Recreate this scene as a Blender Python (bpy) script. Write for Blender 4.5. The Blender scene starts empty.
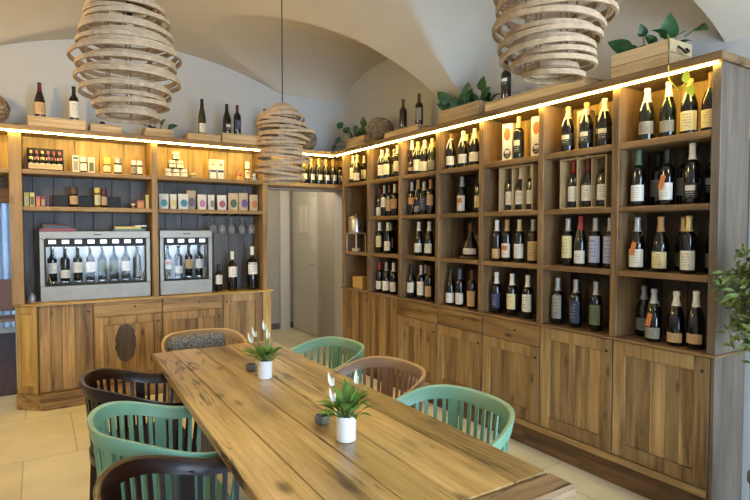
import bpy, bmesh, math, random
from mathutils import Vector, Matrix
random.seed(7)
PI = math.pi
S = bpy.context.scene
COL = S.collection
R = math.radians

# ------------------------------------------------------------------ colour / materials
def lin(h):
    if isinstance(h, tuple): return (*h, 1.0)
    h = h.lstrip('#')
    o = []
    for i in (0, 2, 4):
        c = int(h[i:i+2], 16)/255
        o.append(c/12.92 if c <= .04045 else ((c+.055)/1.055)**2.4)
    return (*o, 1.0)

def new_mat(name):
    m = bpy.data.materials.new(name); m.use_nodes = True
    nt = m.node_tree; nt.nodes.clear()
    out = nt.nodes.new('ShaderNodeOutputMaterial')
    b = nt.nodes.new('ShaderNodeBsdfPrincipled')
    nt.links.new(b.outputs[0], out.inputs[0])
    return m, nt, b

def nd(nt, t, **kw):
    n = nt.nodes.new(t)
    for k, v in kw.items(): setattr(n, k, v)
    return n

def math_n(nt, op, a, b=None, c=None):
    n = nd(nt, 'ShaderNodeMath', operation=op)
    for i, v in enumerate((a, b, c)):
        if v is None: continue
        if isinstance(v, (int, float)): n.inputs[i].default_value = v
        else: nt.links.new(v, n.inputs[i])
    return n.outputs[0]

def ramp(nt, fac, stops):
    r = nd(nt, 'ShaderNodeValToRGB')
    e = r.color_ramp.elements
    while len(e) < len(stops): e.new(.5)
    for el, (p, c) in zip(e, stops):
        el.position = p; el.color = lin(c) if not (isinstance(c, tuple) and len(c) == 4) else c
    nt.links.new(fac, r.inputs[0])
    return r.outputs[0]

def mixc(nt, mode, fac, a, b):
    m = nd(nt, 'ShaderNodeMix', data_type='RGBA', blend_type=mode)
    for i, v in ((0, fac), (6, a), (7, b)):
        if isinstance(v, (int, float)): m.inputs[i].default_value = v
        elif isinstance(v, tuple): m.inputs[i].default_value = v
        else: nt.links.new(v, m.inputs[i])
    return m.outputs[2]

def plain(name, col, rough=.5, metal=0, coat=0, var=.06, bump=0, bscale=60, emit=None, estr=0, spec=.5):
    m, nt, b = new_mat(name)
    tc = nd(nt, 'ShaderNodeTexCoord')
    n = nd(nt, 'ShaderNodeTexNoise'); n.inputs['Scale'].default_value = bscale*.25; n.inputs['Detail'].default_value = 4
    nt.links.new(tc.outputs['Object'], n.inputs['Vector'])
    c = lin(col)
    hi = tuple(min(1, x*(1+var)) for x in c[:3])+(1,); lo = tuple(x*(1-var) for x in c[:3])+(1,)
    nt.links.new(ramp(nt, n.outputs[0], [(.3, lo), (.7, hi)]), b.inputs['Base Color'])
    b.inputs['Roughness'].default_value = rough; b.inputs['Metallic'].default_value = metal
    b.inputs['Coat Weight'].default_value = coat; b.inputs['Specular IOR Level'].default_value = spec
    if bump:
        n2 = nd(nt, 'ShaderNodeTexNoise'); n2.inputs['Scale'].default_value = bscale; n2.inputs['Detail'].default_value = 6
        nt.links.new(tc.outputs['Object'], n2.inputs['Vector'])
        bp = nd(nt, 'ShaderNodeBump'); bp.inputs['Strength'].default_value = bump; bp.inputs['Distance'].default_value = .004
        nt.links.new(n2.outputs[0], bp.inputs['Height']); nt.links.new(bp.outputs[0], b.inputs['Normal'])
    if emit:
        b.inputs['Emission Color'].default_value = lin(emit); b.inputs['Emission Strength'].default_value = estr
    return m

def wood(name, dark, base, light, axis='Z', rough=.55, knots=.5, isl=.22, streak=1.0, sc=1.0, bump=.35, crack=0.0, coat=0):
    """grain runs along `axis` (object space); boards of one mesh vary per island"""
    m, nt, b = new_mat(name)
    tc = nd(nt, 'ShaderNodeTexCoord'); oi = nd(nt, 'ShaderNodeObjectInfo'); geo = nd(nt, 'ShaderNodeNewGeometry')
    off = math_n(nt, 'MULTIPLY_ADD', oi.outputs['Random'], 13.0, math_n(nt, 'MULTIPLY', geo.outputs['Random Per Island'], 7.0))
    add = nd(nt, 'ShaderNodeVectorMath', operation='ADD')
    nt.links.new(tc.outputs['Object'], add.inputs[0]); nt.links.new(off, add.inputs[1])
    def mapped(along, across):
        mp = nd(nt, 'ShaderNodeMapping')
        mp.inputs['Scale'].default_value = tuple((along if a == axis else across)*sc for a in 'XYZ')
        nt.links.new(add.outputs[0], mp.inputs['Vector']); return mp.outputs[0]
    def noise(vec, scale, detail=6, rgh=.6, dist=0):
        n = nd(nt, 'ShaderNodeTexNoise'); nt.links.new(vec, n.inputs['Vector'])
        n.inputs['Scale'].default_value = scale; n.inputs['Detail'].default_value = detail
        n.inputs['Roughness'].default_value = rgh; n.inputs['Distortion'].default_value = dist
        return n.outputs[0]
    n1 = noise(mapped(.8, 11), 1.6, 8, .66, .6)
    n2 = noise(mapped(2.0, 75), 1.5, 4, .7)
    n3 = noise(mapped(1.1, 2.2), 1.3, 3, .5)
    c = ramp(nt, n1, [(.29, dark), (.45, base), (.70, light)])
    fib = ramp(nt, n2, [(.3, (.55, .53, .5, 1)), (.62, (1, 1, 1, 1))])
    c = mixc(nt, 'MULTIPLY', .65*streak, c, fib)
    blot = ramp(nt, n3, [(.33, (.62, .58, .55, 1)), (.6, (1.08, 1.06, 1.03, 1))])
    c = mixc(nt, 'MULTIPLY', .75, c, blot)
    isv = ramp(nt, geo.outputs['Random Per Island'], [(0, (1-isl*1.5, 1-isl*1.6, 1-isl*1.7, 1)), (.5, (1, 1, 1, 1)), (1, (1+isl, 1+isl*.95, 1+isl*.85, 1))])
    c = mixc(nt, 'MULTIPLY', 1.0, c, isv)
    h = n2
    if knots:
        v = nd(nt, 'ShaderNodeTexVoronoi'); nt.links.new(mapped(2.2, 5.2), v.inputs['Vector']); v.inputs['Scale'].default_value = 1.5
        k = math_n(nt, 'MULTIPLY', ramp(nt, v.outputs['Distance'], [(.06, (1, 1, 1, 1)), (.17, (0, 0, 0, 1))]), knots)
        c = mixc(nt, 'MIX', k, c, tuple(x*.35 for x in lin(dark)[:3])+(1,))
    if crack:
        cr = noise(mapped(.8, 14), 1.0, 5, .55, 1.6)
        d = math_n(nt, 'ABSOLUTE', math_n(nt, 'SUBTRACT', cr, .5))
        msk = noise(mapped(1.5, 2.5), 1.7, 2)
        k = math_n(nt, 'MULTIPLY', ramp(nt, d, [(.010, (1, 1, 1, 1)), (.026, (0, 0, 0, 1))]), ramp(nt, msk, [(.52, (0, 0, 0, 1)), (.6, (1, 1, 1, 1))]))
        k = math_n(nt, 'MULTIPLY', k, crack)
        c = mixc(nt, 'MIX', k, c, tuple(x*.25 for x in lin(dark)[:3])+(1,))
        h = math_n(nt, 'SUBTRACT', n2, k)
    nt.links.new(c, b.inputs['Base Color'])
    b.inputs['Roughness'].default_value = rough; b.inputs['Coat Weight'].default_value = coat; b.inputs['Coat Roughness'].default_value = .25
    bp = nd(nt, 'ShaderNodeBump'); bp.inputs['Strength'].default_value = bump; bp.inputs['Distance'].default_value = .003
    nt.links.new(h, bp.inputs['Height']); nt.links.new(bp.outputs[0], b.inputs['Normal'])
    return m

_wc = {}
def W(kind, axis='Z'):
    """wood by kind and grain direction"""
    k = (kind, axis)
    if k not in _wc:
        P = {'cab':   dict(dark='#4d3b24', base='#8f7248', light='#b4986a', knots=.75, isl=.3),
             'bcab':  dict(dark='#553d22', base='#9e7d4c', light='#c2a26c', knots=.85, isl=.24),
             'oak':   dict(dark='#685032', base='#987a4c', light='#b39467', knots=.35, isl=.1),
             'shelf': dict(dark='#4a3622', base='#7b5f3f', light='#977955', knots=.35, isl=.1),
             'weather': dict(dark='#443a31', base='#64584c', light='#7a6d5f', knots=.2, isl=.1),
             'back':  dict(dark='#241b13', base='#3f3124', light='#4f4030', knots=.3, isl=.2),  # darkened: shade of the lower bays is put into this wood colour
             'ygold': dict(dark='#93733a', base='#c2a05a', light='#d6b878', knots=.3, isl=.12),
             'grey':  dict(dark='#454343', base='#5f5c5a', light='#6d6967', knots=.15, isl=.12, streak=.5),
             'crate': dict(dark='#a58656', base='#d4b88c', light='#e2caa2', knots=.25, isl=.12),
             'table': dict(dark='#5c4326', base='#b3935f', light='#d2b688', knots=.8, isl=.2, rough=.34, crack=1.0, bump=.3, sc=.85, coat=.3),
             'tend':  dict(dark='#3d2c1d', base='#8a6c4c', light='#b0977a', knots=.6, isl=.1, rough=.5, crack=1.0, bump=.8),
             'plinth':dict(dark='#33241a', base='#65492e', light='#856545', knots=.5, isl=.2),
             'floor': dict(dark='#2a1710', base='#4d2f20', light='#64402c', knots=.1, isl=.2),
             'drawer':dict(dark='#443019', base='#7b5f39', light='#a08054', knots=.9, isl=.25)}[kind]
        _wc[k] = wood('wood_%s_%s' % (kind, axis.lower()), axis=axis, **P)
    return _wc[k]

def label_mat(name, paper, ink='#2a2522', pattern=True, accent=None, rough=.6):
    m, nt, b = new_mat(name)
    tc = nd(nt, 'ShaderNodeTexCoord'); oi = nd(nt, 'ShaderNodeObjectInfo')
    sp = nd(nt, 'ShaderNodeSeparateXYZ'); nt.links.new(tc.outputs['Generated'], sp.inputs[0])
    x, z = sp.outputs[0], sp.outputs[2]
    zz = math_n(nt, 'MULTIPLY', z, 7.0); row = math_n(nt, 'FLOOR', zz); fr = math_n(nt, 'FRACT', zz)
    cx = nd(nt, 'ShaderNodeCombineXYZ')
    nt.links.new(math_n(nt, 'MULTIPLY', x, 26.0), cx.inputs[0]); nt.links.new(math_n(nt, 'MULTIPLY', row, 7.3), cx.inputs[1])
    nt.links.new(math_n(nt, 'MULTIPLY', oi.outputs['Random'], 50.0), cx.inputs[2])
    n = nd(nt, 'ShaderNodeTexNoise'); n.inputs['Scale'].default_value = 1; n.inputs['Detail'].default_value = 1
    nt.links.new(cx.outputs[0], n.inputs['Vector'])
    k = math_n(nt, 'GREATER_THAN', n.outputs[0], .47)
    k = math_n(nt, 'MULTIPLY', k, math_n(nt, 'GREATER_THAN', fr, .52))
    k = math_n(nt, 'MULTIPLY', k, math_n(nt, 'LESS_THAN', math_n(nt, 'ABSOLUTE', math_n(nt, 'SUBTRACT', x, .5)), .27))
    k = math_n(nt, 'MULTIPLY', k, math_n(nt, 'LESS_THAN', math_n(nt, 'ABSOLUTE', math_n(nt, 'SUBTRACT', z, .5)), .38))
    c = mixc(nt, 'MIX', math_n(nt, 'MULTIPLY', k, .55 if pattern else 0.0), lin(paper), lin(ink))
    if accent:
        a = math_n(nt, 'LESS_THAN', math_n(nt, 'ABSOLUTE', math_n(nt, 'SUBTRACT', z, .68)), .17)
        a = math_n(nt, 'MULTIPLY', a, math_n(nt, 'LESS_THAN', math_n(nt, 'ABSOLUTE', math_n(nt, 'SUBTRACT', x, .5)), .33))
        c = mixc(nt, 'MIX', a, c, lin(accent))
    nt.links.new(c, b.inputs['Base Color']); b.inputs['Roughness'].default_value = rough
    return m

M = {}
M['plaster'] = plain('plaster_wall', '#b7b8b8', .9, var=.025, bump=.08, bscale=30)
M['hallwall'] = plain('hall_plaster', '#a9a294', .9, var=.03)
M['hallwhite'] = plain('hall_white_paint', '#cfcabd', .6, var=.03)
M['doorwhite'] = plain('door_white_paint', '#c6c1b2', .5, var=.02)
M['skirting'] = plain('dark_skirting', '#5c5650', .6)
M['steel'] = plain('brushed_steel', '#8f887d', .48, metal=1, var=.05)
M['jug'] = plain('polished_steel', '#cfc8bb', .3, metal=.9)
M['chrome'] = plain('chrome', '#d8d8d8', .12, metal=1, var=.02)
M['blackplastic'] = plain('black_plastic', '#08090a', .6)
M['darkmetal'] = plain('dark_iron', '#2a2826', .45, metal=.7)
M['inner'] = plain('dispenser_inner', '#c3c9cf', .4, var=.1)
M['display'] = plain('display', '#c8dcf0', .4, emit='#cfe4ff', estr=1.6)
M['lamp_cool'] = plain('cool_lamp', '#ffffff', .4, emit='#e4f0ff', estr=16)
M['led'] = plain('led_warm', '#fff0c0', .4, emit='#ffda68', estr=56)
M['bulb'] = plain('bulb_glass', '#e9e2d4', .25)
M['rattan'] = plain('rattan', '#b09678', .6, var=.2, bump=.4, bscale=160)
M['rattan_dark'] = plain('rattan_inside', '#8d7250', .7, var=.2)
M['wicker'] = plain('wicker', '#8d775a', .7, var=.25, bump=.4, bscale=150)
M['cord'] = plain('black_cord', '#20201f', .6)
M['potwhite'] = plain('white_ceramic', '#e7e6e2', .3, coat=.3, var=.015)
M['soil'] = plain('soil', '#2c2118', .95, var=.3, bump=.6)
M['bowl'] = plain('dark_bowl', '#6f6b64', .45, var=.25)
M['leaf'] = plain('leaf_green', '#5a8434', .42, var=.35, bscale=90)
M['leafdark'] = plain('leaf_dark', '#27502c', .35, var=.3, bscale=60)
M['leafyellow'] = plain('leaf_yellow', '#b5b52c', .45, var=.15)
M['leafolive'] = plain('leaf_olive', '#5c6a33', .5, var=.45, bscale=70)
M['stem'] = plain('stem', '#5e6f35', .6)
M['bark'] = plain('bark', '#6a5a48', .9, bump=.6)
M['spathe'] = plain('spathe_white', '#d9d8c4', .5, var=.04)
M['planterpot'] = plain('slate_pot', '#45504d', .6, var=.1)
M['cushion'] = None
M['bk'] = plain('glass_black', '#07080a', .09, coat=.5, var=.1)
M['gr'] = plain('glass_green', '#10180c', .09, coat=.5, var=.1)
M['og'] = plain('glass_olive', '#343515', .1, coat=.5, var=.1)
M['br'] = plain('glass_brown', '#241008', .09, coat=.5, var=.1)
M['cl'] = plain('glass_amber', '#7a5a30', .1, coat=.5, var=.1)
for n, c, r_ in (('white', '#e6e2d8', .45), ('red', '#8e2320', .4), ('gold', '#d6bf84', .35), ('black', '#161415', .4), ('silver', '#a9aab0', .35), ('wine', '#54182a', .4),
                 ('brown', '#5a3a26', .5), ('green', '#4f6b58', .4), ('blue', '#49607f', .4), ('cork', '#b38b5c', .7), ('orange', '#c2703a', .5), ('pink', '#c65c78', .5), ('yellow', '#d8c766', .5)):
    M['cap_'+n] = plain('cap_'+n, c, r_, metal=.35 if n in ('gold', 'silver') else 0)
for n, p, i, a in (('white', '#e9e5da', '#3a332e', None), ('cream', '#dccf9f', '#3b2c1c', None), ('tan', '#c9a678', '#4a2f1d', None), ('blue', '#aab0cc', '#2b2f55', None), ('grey', '#8f8c84', '#33302c', None),
                   ('black', '#131212', '#e6e0d0', '#d5cfc0'), ('orange', '#d59a5c', '#40251a', None), ('colour', '#e4d9c8', '#314a66', '#c8794a'), ('green', '#5e6a4a', '#23281b', None), ('navy', '#2b3350', '#9aa0bc', None)):
    M['lab_'+n] = label_mat('label_'+n, p, i, accent=a)

def glass_mat():
    m = bpy.data.materials.new('clear_pane'); m.use_nodes = True; nt = m.node_tree; nt.nodes.clear()
    o = nd(nt, 'ShaderNodeOutputMaterial'); t = nd(nt, 'ShaderNodeBsdfTransparent'); g = nd(nt, 'ShaderNodeBsdfGlossy')
    g.inputs['Roughness'].default_value = .03; f = nd(nt, 'ShaderNodeFresnel'); f.inputs[0].default_value = 1.22
    mx = nd(nt, 'ShaderNodeMixShader'); nt.links.new(f.outputs[0], mx.inputs[0]); nt.links.new(t.outputs[0], mx.inputs[1]); nt.links.new(g.outputs[0], mx.inputs[2]); nt.links.new(mx.outputs[0], o.inputs[0])
    return m
M['pane'] = glass_mat()

def tile_mat():
    m, nt, b = new_mat('stone_tiles')
    tc = nd(nt, 'ShaderNodeTexCoord'); mp = nd(nt, 'ShaderNodeMapping')
    mp.inputs['Location'].default_value = (.69, .52, 0)
    nt.links.new(tc.outputs['Object'], mp.inputs[0])
    br = nd(nt, 'ShaderNodeTexBrick'); nt.links.new(mp.outputs[0], br.inputs['Vector'])
    br.inputs['Scale'].default_value = 1.0; br.inputs['Brick Width'].default_value = .9; br.inputs['Row Height'].default_value = .93
    br.inputs['Mortar Size'].default_value = .004; br.inputs['Mortar Smooth'].default_value = .3; br.offset = .344
    br.inputs['Color1'].default_value = lin('#e2dac0'); br.inputs['Color2'].default_value = lin('#dacfae'); br.inputs['Mortar'].default_value = lin('#b0a58c')
    n = nd(nt, 'ShaderNodeTexNoise'); nt.links.new(tc.outputs['Object'], n.inputs['Vector']); n.inputs['Scale'].default_value = 2.4; n.inputs['Detail'].default_value = 8; n.inputs['Roughness'].default_value = .65
    c = mixc(nt, 'MULTIPLY', .8, br.outputs['Color'], ramp(nt, n.outputs[0], [(.3, (.8, .78, .74, 1)), (.65, (1.05, 1.04, 1.02, 1))]))
    nt.links.new(c, b.inputs['Base Color']); b.inputs['Roughness'].default_value = .5
    bp = nd(nt, 'ShaderNodeBump'); bp.inputs['Strength'].default_value = .4; bp.inputs['Distance'].default_value = .003; bp.invert = True
    nt.links.new(br.outputs['Fac'], bp.inputs['Height']); nt.links.new(bp.outputs[0], b.inputs['Normal'])
    return m
M['tiles'] = tile_mat()

def vault_mat():
    return plain('vault_plaster', '#c3bbad', .92, var=.03, bump=.1, bscale=14)
M['vault'] = vault_mat()

def cushion_mat():
    m, nt, b = new_mat('grey_woven_fabric')
    tc = nd(nt, 'ShaderNodeTexCoord'); v = nd(nt, 'ShaderNodeTexVoronoi'); v.inputs['Scale'].default_value = 70
    nt.links.new(tc.outputs['Object'], v.inputs['Vector'])
    nt.links.new(ramp(nt, v.outputs['Distance'], [(.2, '#353536'), (.6, '#7f7b75')]), b.inputs['Base Color']); b.inputs['Roughness'].default_value = .95
    return m
M['cushion'] = cushion_mat()

# ------------------------------------------------------------------ mesh builder
class MB:
    def __init__(s): s.b = bmesh.new()
    def _xf(s, vs, mat):
        if mat is not None:
            for v in vs: v.co = mat @ v.co
    def box(s, x0, x1, y0, y1, z0, z1, bev=.003, mat=None):
        vs = [s.b.verts.new(p) for p in ((x0,y0,z0),(x1,y0,z0),(x1,y1,z0),(x0,y1,z0),(x0,y0,z1),(x1,y0,z1),(x1,y1,z1),(x0,y1,z1))]
        fs = [s.b.faces.new([vs[i] for i in f]) for f in ((3,2,1,0),(4,5,6,7),(0,1,5,4),(1,2,6,5),(2,3,7,6),(3,0,4,7))]
        s._xf(vs, mat)
        if bev:
            bev = min(bev, .3*min(abs(x1-x0), abs(y1-y0), abs(z1-z0)))
            es = list({e for f in fs for e in f.edges})
            bmesh.ops.bevel(s.b, geom=es, offset=bev, segments=1, affect='EDGES', profile=.5)
        return s
    def prism(s, poly, z0, z1, mat=None):
        lo = [s.b.verts.new((x, y, z0)) for x, y in poly]; hi = [s.b.verts.new((x, y, z1)) for x, y in poly]
        n = len(poly); s.b.faces.new(lo[::-1]); s.b.faces.new(hi)
        for i in range(n): s.b.faces.new((lo[i], lo[(i+1) % n], hi[(i+1) % n], hi[i]))
        s._xf(lo+hi, mat); return s
    def lathe(s, prof, n=20, mat=None, cap=True):
        rings = []; allv = []
        for r, z in prof:
            ring = [s.b.verts.new((r*math.cos(2*PI*i/n), r*math.sin(2*PI*i/n), z)) for i in range(n)]
            rings.append(ring); allv += ring
        for a, b in zip(rings, rings[1:]):
            for i in range(n): s.b.faces.new((a[i], a[(i+1) % n], b[(i+1) % n], b[i]))
        if cap:
            if prof[0][0] > 1e-5: s.b.faces.new(rings[0][::-1])
            if prof[-1][0] > 1e-5: s.b.faces.new(rings[-1])
        s._xf(allv, mat); return s
    def sweep(s, pts, sect, closed=False, ups=None, scales=None):
        """sect: list of (side, up) offsets; frame from tangent and up"""
        pts = [Vector(p) for p in pts]; n = len(pts); rings = []
        for i, p in enumerate(pts):
            if closed: t = pts[(i+1) % n]-pts[i-1]
            else: t = pts[min(i+1, n-1)]-pts[max(i-1, 0)]
            t.normalize()
            up = Vector(ups[i]) if ups else Vector((0, 0, 1))
            if abs(t.dot(up)) > .97: up = Vector((1, 0, 0)) if abs(t.x) < .9 else Vector((0, 1, 0))
            side = t.cross(up).normalized(); u2 = side.cross(t).normalized()
            k = scales[i] if scales else 1
            rings.append([s.b.verts.new(p+side*a*k+u2*c*k) for a, c in sect])
        m = len(sect); rng = range(n) if closed else range(n-1)
        for i in rng:
            a, b = rings[i], rings[(i+1) % n]
            for j in range(m): s.b.faces.new((a[j], b[j], b[(j+1) % m], a[(j+1) % m]))
        if not closed:
            s.b.faces.new(rings[0]); s.b.faces.new(rings[-1][::-1])
        return s
    def tube(s, pts, r, n=8, closed=False, scales=None):
        return s.sweep(pts, [(r*math.cos(2*PI*i/n), r*math.sin(2*PI*i/n)) for i in range(n)], closed, scales=scales)
    def leaf(s, base, tip, w, up=(0, 0, 1), fold=.25, droop=.12, n=7, shape=1.0):
        base, tip, up = Vector(base), Vector(tip), Vector(up)
        d = tip-base; L = d.length; t = d/L
        side = t.cross(up)
        if side.length < .05: side = t.cross(Vector((1, .3, 0)))
        side.normalize(); nn = side.cross(t).normalized()
        rows = []
        for i in range(n+1):
            f = i/n
            ww = w*.5*(math.sin(PI*f**(.75*shape))**.8 if 0 < f < 1 else .04)
            c = base+d*f+nn*(math.sin(PI*f)*L*droop)
            rows.append([s.b.verts.new(c-side*ww+nn*ww*fold), s.b.verts.new(c), s.b.verts.new(c+side*ww+nn*ww*fold)])
        for a, b in zip(rows, rows[1:]):
            for j in (0, 1): s.b.faces.new((a[j], a[j+1], b[j+1], b[j]))
        return s
    def mesh(s, name, mat, smooth=35, origin=None):
        bmesh.ops.recalc_face_normals(s.b, faces=s.b.faces[:])
        if origin is not None:
            for v in s.b.verts: v.co = origin @ v.co
        me = bpy.data.meshes.new(name); s.b.to_mesh(me); s.b.free()
        if mat is not None: me.materials.append(mat)
        if smooth:
            me.polygons.foreach_set('use_smooth', [True]*len(me.polygons))
            me.set_sharp_from_angle(angle=R(smooth))
        return me
    def build(s, name, mat, parent=None, world=False, smooth=35, label=None):
        inv = None
        if world and parent is not None:
            inv = wm(parent).inverted()
        o = bpy.data.objects.new(name, s.mesh(name, mat, smooth, inv)); COL.objects.link(o)
        if parent is not None: o.parent = parent
        if label: o['label'] = label
        return o

def wm(o):
    m = Matrix.LocRotScale(o.location, o.rotation_euler, o.scale)
    return wm(o.parent) @ m if o.parent else m

LABELS = {}
def tag(o, label, cat, group=None):
    n = len(label.split())
    assert 4 <= n <= 16, (n, label)
    if label in LABELS: print('DUP LABEL', label)
    LABELS[label] = 1
    o['label'] = label; o['category'] = cat
    if group: o['group'] = group
    return o
def thing(name, label, cat, loc=(0, 0, 0), rotz=0, group=None):
    o = bpy.data.objects.new(name, None); COL.objects.link(o); o.empty_display_size = .05
    o.location = loc; o.rotation_euler = (0, 0, rotz)
    return tag(o, label, cat, group)
def struct(name, mb, mat, **k):
    o = mb.build(name, mat, **k); o['kind'] = 'structure'; return o
def inst(name, me, parent=None, loc=(0, 0, 0), rot=(0, 0, 0)):
    o = bpy.data.objects.new(name, me); COL.objects.link(o); o.location = loc; o.rotation_euler = rot
    if parent is not None: o.parent = parent
    return o
def dup(root, label, loc, rotz=0, group=None):
    r = root.copy(); COL.objects.link(r); r.location = loc; r.rotation_euler = (0, 0, rotz)
    tag(r, label, root['category'], group or root.get('group'))
    for ch in list(root.children):
        c = ch.copy(); COL.objects.link(c); c.parent = r
        for g in list(ch.children):
            d = g.copy(); COL.objects.link(d); d.parent = c
    return r
ORD = ['first', 'second', 'third', 'fourth', 'fifth', 'sixth', 'seventh', 'eighth']

# ------------------------------------------------------------------ room shell
XW, YW = 3.13, 5.67          # right wall, back wall
XL, YN = -1.45, -2.6         # left wall, wall behind the camera
ZT = 3.6
def z_main(x):
    d = abs(x-.95); rr = 3.39
    return 3.29-rr+math.sqrt(max(rr*rr-d*d, .01))
def z_cross(y):
    best = -9
    for c, hw, sp, cr, ex in ((4.75, 1.08, 2.4, 3.27, 2.8), (2.46, .99, 2.38, 3.175, 2.2), (.2, .99, 2.38, 3.175, 2.2), (-1.9, .9, 2.4, 3.15, 2.2)):
        u = abs(y-c)/hw
        if u < 1: best = max(best, sp+(cr-sp)*(1-u**ex)**(1/ex))
    return best

mb = MB(); mb.box(XL-.1, XW+.4, YN-.1, 8.0, -.1, 0, 0); struct('floor', mb, M['tiles'])

def wall_with_holes(mb, axis, c0, c1, a0, a1, z0, z1, holes):
    """wall slab between c0..c1 on its thin axis, running a0..a1, rectangular holes (a,b,z0,z1)"""
    xs = sorted({a0, a1, *[h[0] for h in holes], *[h[1] for h in holes]})
    zs = sorted({z0, z1, *[h[2] for h in holes], *[h[3] for h in holes]})
    for i in range(len(xs)-1):
        for j in range(len(zs)-1):
            mx, mz = (xs[i]+xs[i+1])/2, (zs[j]+zs[j+1])/2
            if any(h[0] < mx < h[1] and h[2] < mz < h[3] for h in holes): continue
            if axis == 'Y': mb.box(xs[i], xs[i+1], c0, c1, zs[j], zs[j+1], 0)
            else: mb.box(c0, c1, xs[i], xs[i+1], zs[j], zs[j+1], 0)
    return mb
mb = MB(); wall_with_holes(mb, 'Y', YW, YW+.2, XL, XW+.2, 0, ZT, [(-1.25, -.17, 0, 1.96), (2.06, 3.10, 0, 1.955)]); struct('wall_back', mb, M['plaster'])
mb = MB(); mb.box(XW, XW+.15, YN, YW, 0, ZT, 0); struct('wall_right', mb, M['plaster'])
mb = MB(); wall_with_holes(mb, 'X', XL-.15, XL, YN, YW, 0, ZT, []); struct('wall_left', mb, M['plaster'])
WIN = [(-.6, .2, .9, 2.2), (.85, 2.95, .08, 2.5)]
mb = MB(); wall_with_holes(mb, 'Y', YN-.2, YN, XL-.15, XW+.15, 0, ZT, WIN); struct('wall_front', mb, M['plaster'])
for i, (a, b, c, d) in enumerate(WIN):
    mb = MB()
    for (x0, x1, z0, z1) in ((a, b, c, c+.05), (a, b, d-.05, d), (a, a+.05, c, d), (b-.05, b, c, d), ((a+b)/2-.03, (a+b)/2+.03, c, d)):
        mb.box(x0, x1, YN-.12, YN-.06, z0, z1, .004)
    w = struct('window_%d' % (i+1), mb, M['hallwhite'])
    mb = MB(); mb.box(a+.05, b-.05, YN-.095, YN-.09, c+.05, d-.05, 0); g = mb.build('window_pane', M['pane'], w)
# groin vault: two families of barrels, the higher one at every point
mb = MB(); nx = 170
ys = {YN+(YW+.02-YN)*j/220 for j in range(221)}
for c, hw in ((4.75, 1.08), (2.46, .99), (.2, .99), (-1.9, .9)):
    for k in range(70):
        for sg in (-1, 1):
            y = c+sg*hw*math.sin(PI/2*(.7+.3*(k+.5)/70)) if k < 69 else c+sg*hw*.99999
            if YN < y < YW: ys.add(y)
ys = sorted(ys); ny = len(ys)-1
gv = []
for j in range(ny+1):
    y = ys[j]; zc = z_cross(y)
    gv.append([mb.b.verts.new((XL-.02+(XW+.04-XL)*i/nx, y, max(z_main(XL-.02+(XW+.04-XL)*i/nx), zc))) for i in range(nx+1)])
for j in range(ny):
    for i in range(nx): mb.b.faces.new((gv[j][i], gv[j][i+1], gv[j+1][i+1], gv[j+1][i]))
struct('ceiling', mb, M['vault'], smooth=50)

# hallway behind the doorway at the back
mb = MB(); mb.box(3.32, 3.42, YW+.2, 7.75, 0, 2.6, 0); mb.prism([(3.10, YW+.201), (3.34, 6.74), (3.5, 6.74), (3.5, YW+.201)], 0, 2.6); struct('wall_hallway_right', mb, M['hallwall'])
mb = MB(); mb.box(1.75, 3.4, 7.67, 7.77, 0, 2.6, 0); struct('wall_hallway_end', mb, M['hallwall'])
mb = MB(); mb.box(3.1, 3.25, 7.6, 7.68, 0, 2.6, .004); struct('trim_1', mb, M['hallwhite'])
mb = MB(); mb.box(1.7, 1.8, YW+.2, 7.75, 0, 2.6, 0); struct('wall_hallway_left', mb, M['hallwall'])
mb = MB(); mb.box(1.7, 3.42, YW+.2, 7.77, 2.5, 2.6, 0); struct('ceiling_hallway', mb, M['hallwall'])
mb = MB(); mb.box(1.8, 3.1, 7.655, 7.672, 0, .09, .003); mb.box(3.25, 3.32, 7.655, 7.672, 0, .09, .003); struct('baseboard_hallway', mb, M['skirting'])
mb = MB(); mb.box(3.29, 3.325, 6.76, 7.58, .01, 2.08, .004)
dr = struct('door_1', mb, M['doorwhite'])
for k, (y0, y1, z0, z1) in enumerate(((7.05, 7.2, 1.45, 1.85), (7.24, 7.4, 1.45, 1.85), (6.8, 6.96, 1.2, 1.95))):
    mb = MB(); mb.box(3.278, 3.292, y0, y1, z0, z1, .002); mb.box(3.272, 3.279, y0+.02, y1-.02, z0+.02, z1-.02, .002)
    mb.build('door_panel', M['hallwhite'], dr)
mb = MB(); mb.tube([(3.29, 6.83, 1.02), (3.25, 6.83, 1.02), (3.245, 6.9, 1.02)], .009, 8); mb.build('door_handle', M['chrome'], dr)

# room seen through the opening at the left
mb = MB(); mb.box(-2.6, 1.7, YW+.2, 9.6, -.09, .012, 0)
struct('floor_side_room', mb, W('floor', 'Y'))
mb = MB(); wall_with_holes(mb, 'Y', 9.4, 9.55, -2.6, 1.7, 0, 2.7, [(-.95, -.28, .75, 2.1)]); struct('wall_side_room', mb, M['hallwall'])
mb = MB(); mb.box(1.6, 1.7, YW+.2, 9.5, 0, 2.7, 0); mb.box(-2.7, -2.6, YW+.2, 9.5, 0, 2.7, 0); struct('wall_side_room_right', mb, M['hallwall'])
mb = MB(); mb.box(-2.7, 1.7, YW+.2, 9.55, 2.6, 2.7, 0); struct('ceiling_side_room', mb, M['hallwall'])
mb = MB()
for (x0, x1, z0, z1) in ((-.95, -.28, .75, .8), (-.95, -.28, 2.05, 2.1), (-.95, -.9, .75, 2.1), (-.33, -.28, .75, 2.1), (-.5, -.46, .75, 2.1)):
    mb.box(x0, x1, 9.42, 9.5, z0, z1, .004)
w = struct('window_3', mb, M['hallwhite'])
mb = MB(); mb.box(-.9, -.33, 9.455, 9.46, .8, 2.05, 0); mb.build('window_pane', M['pane'], w)
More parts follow.
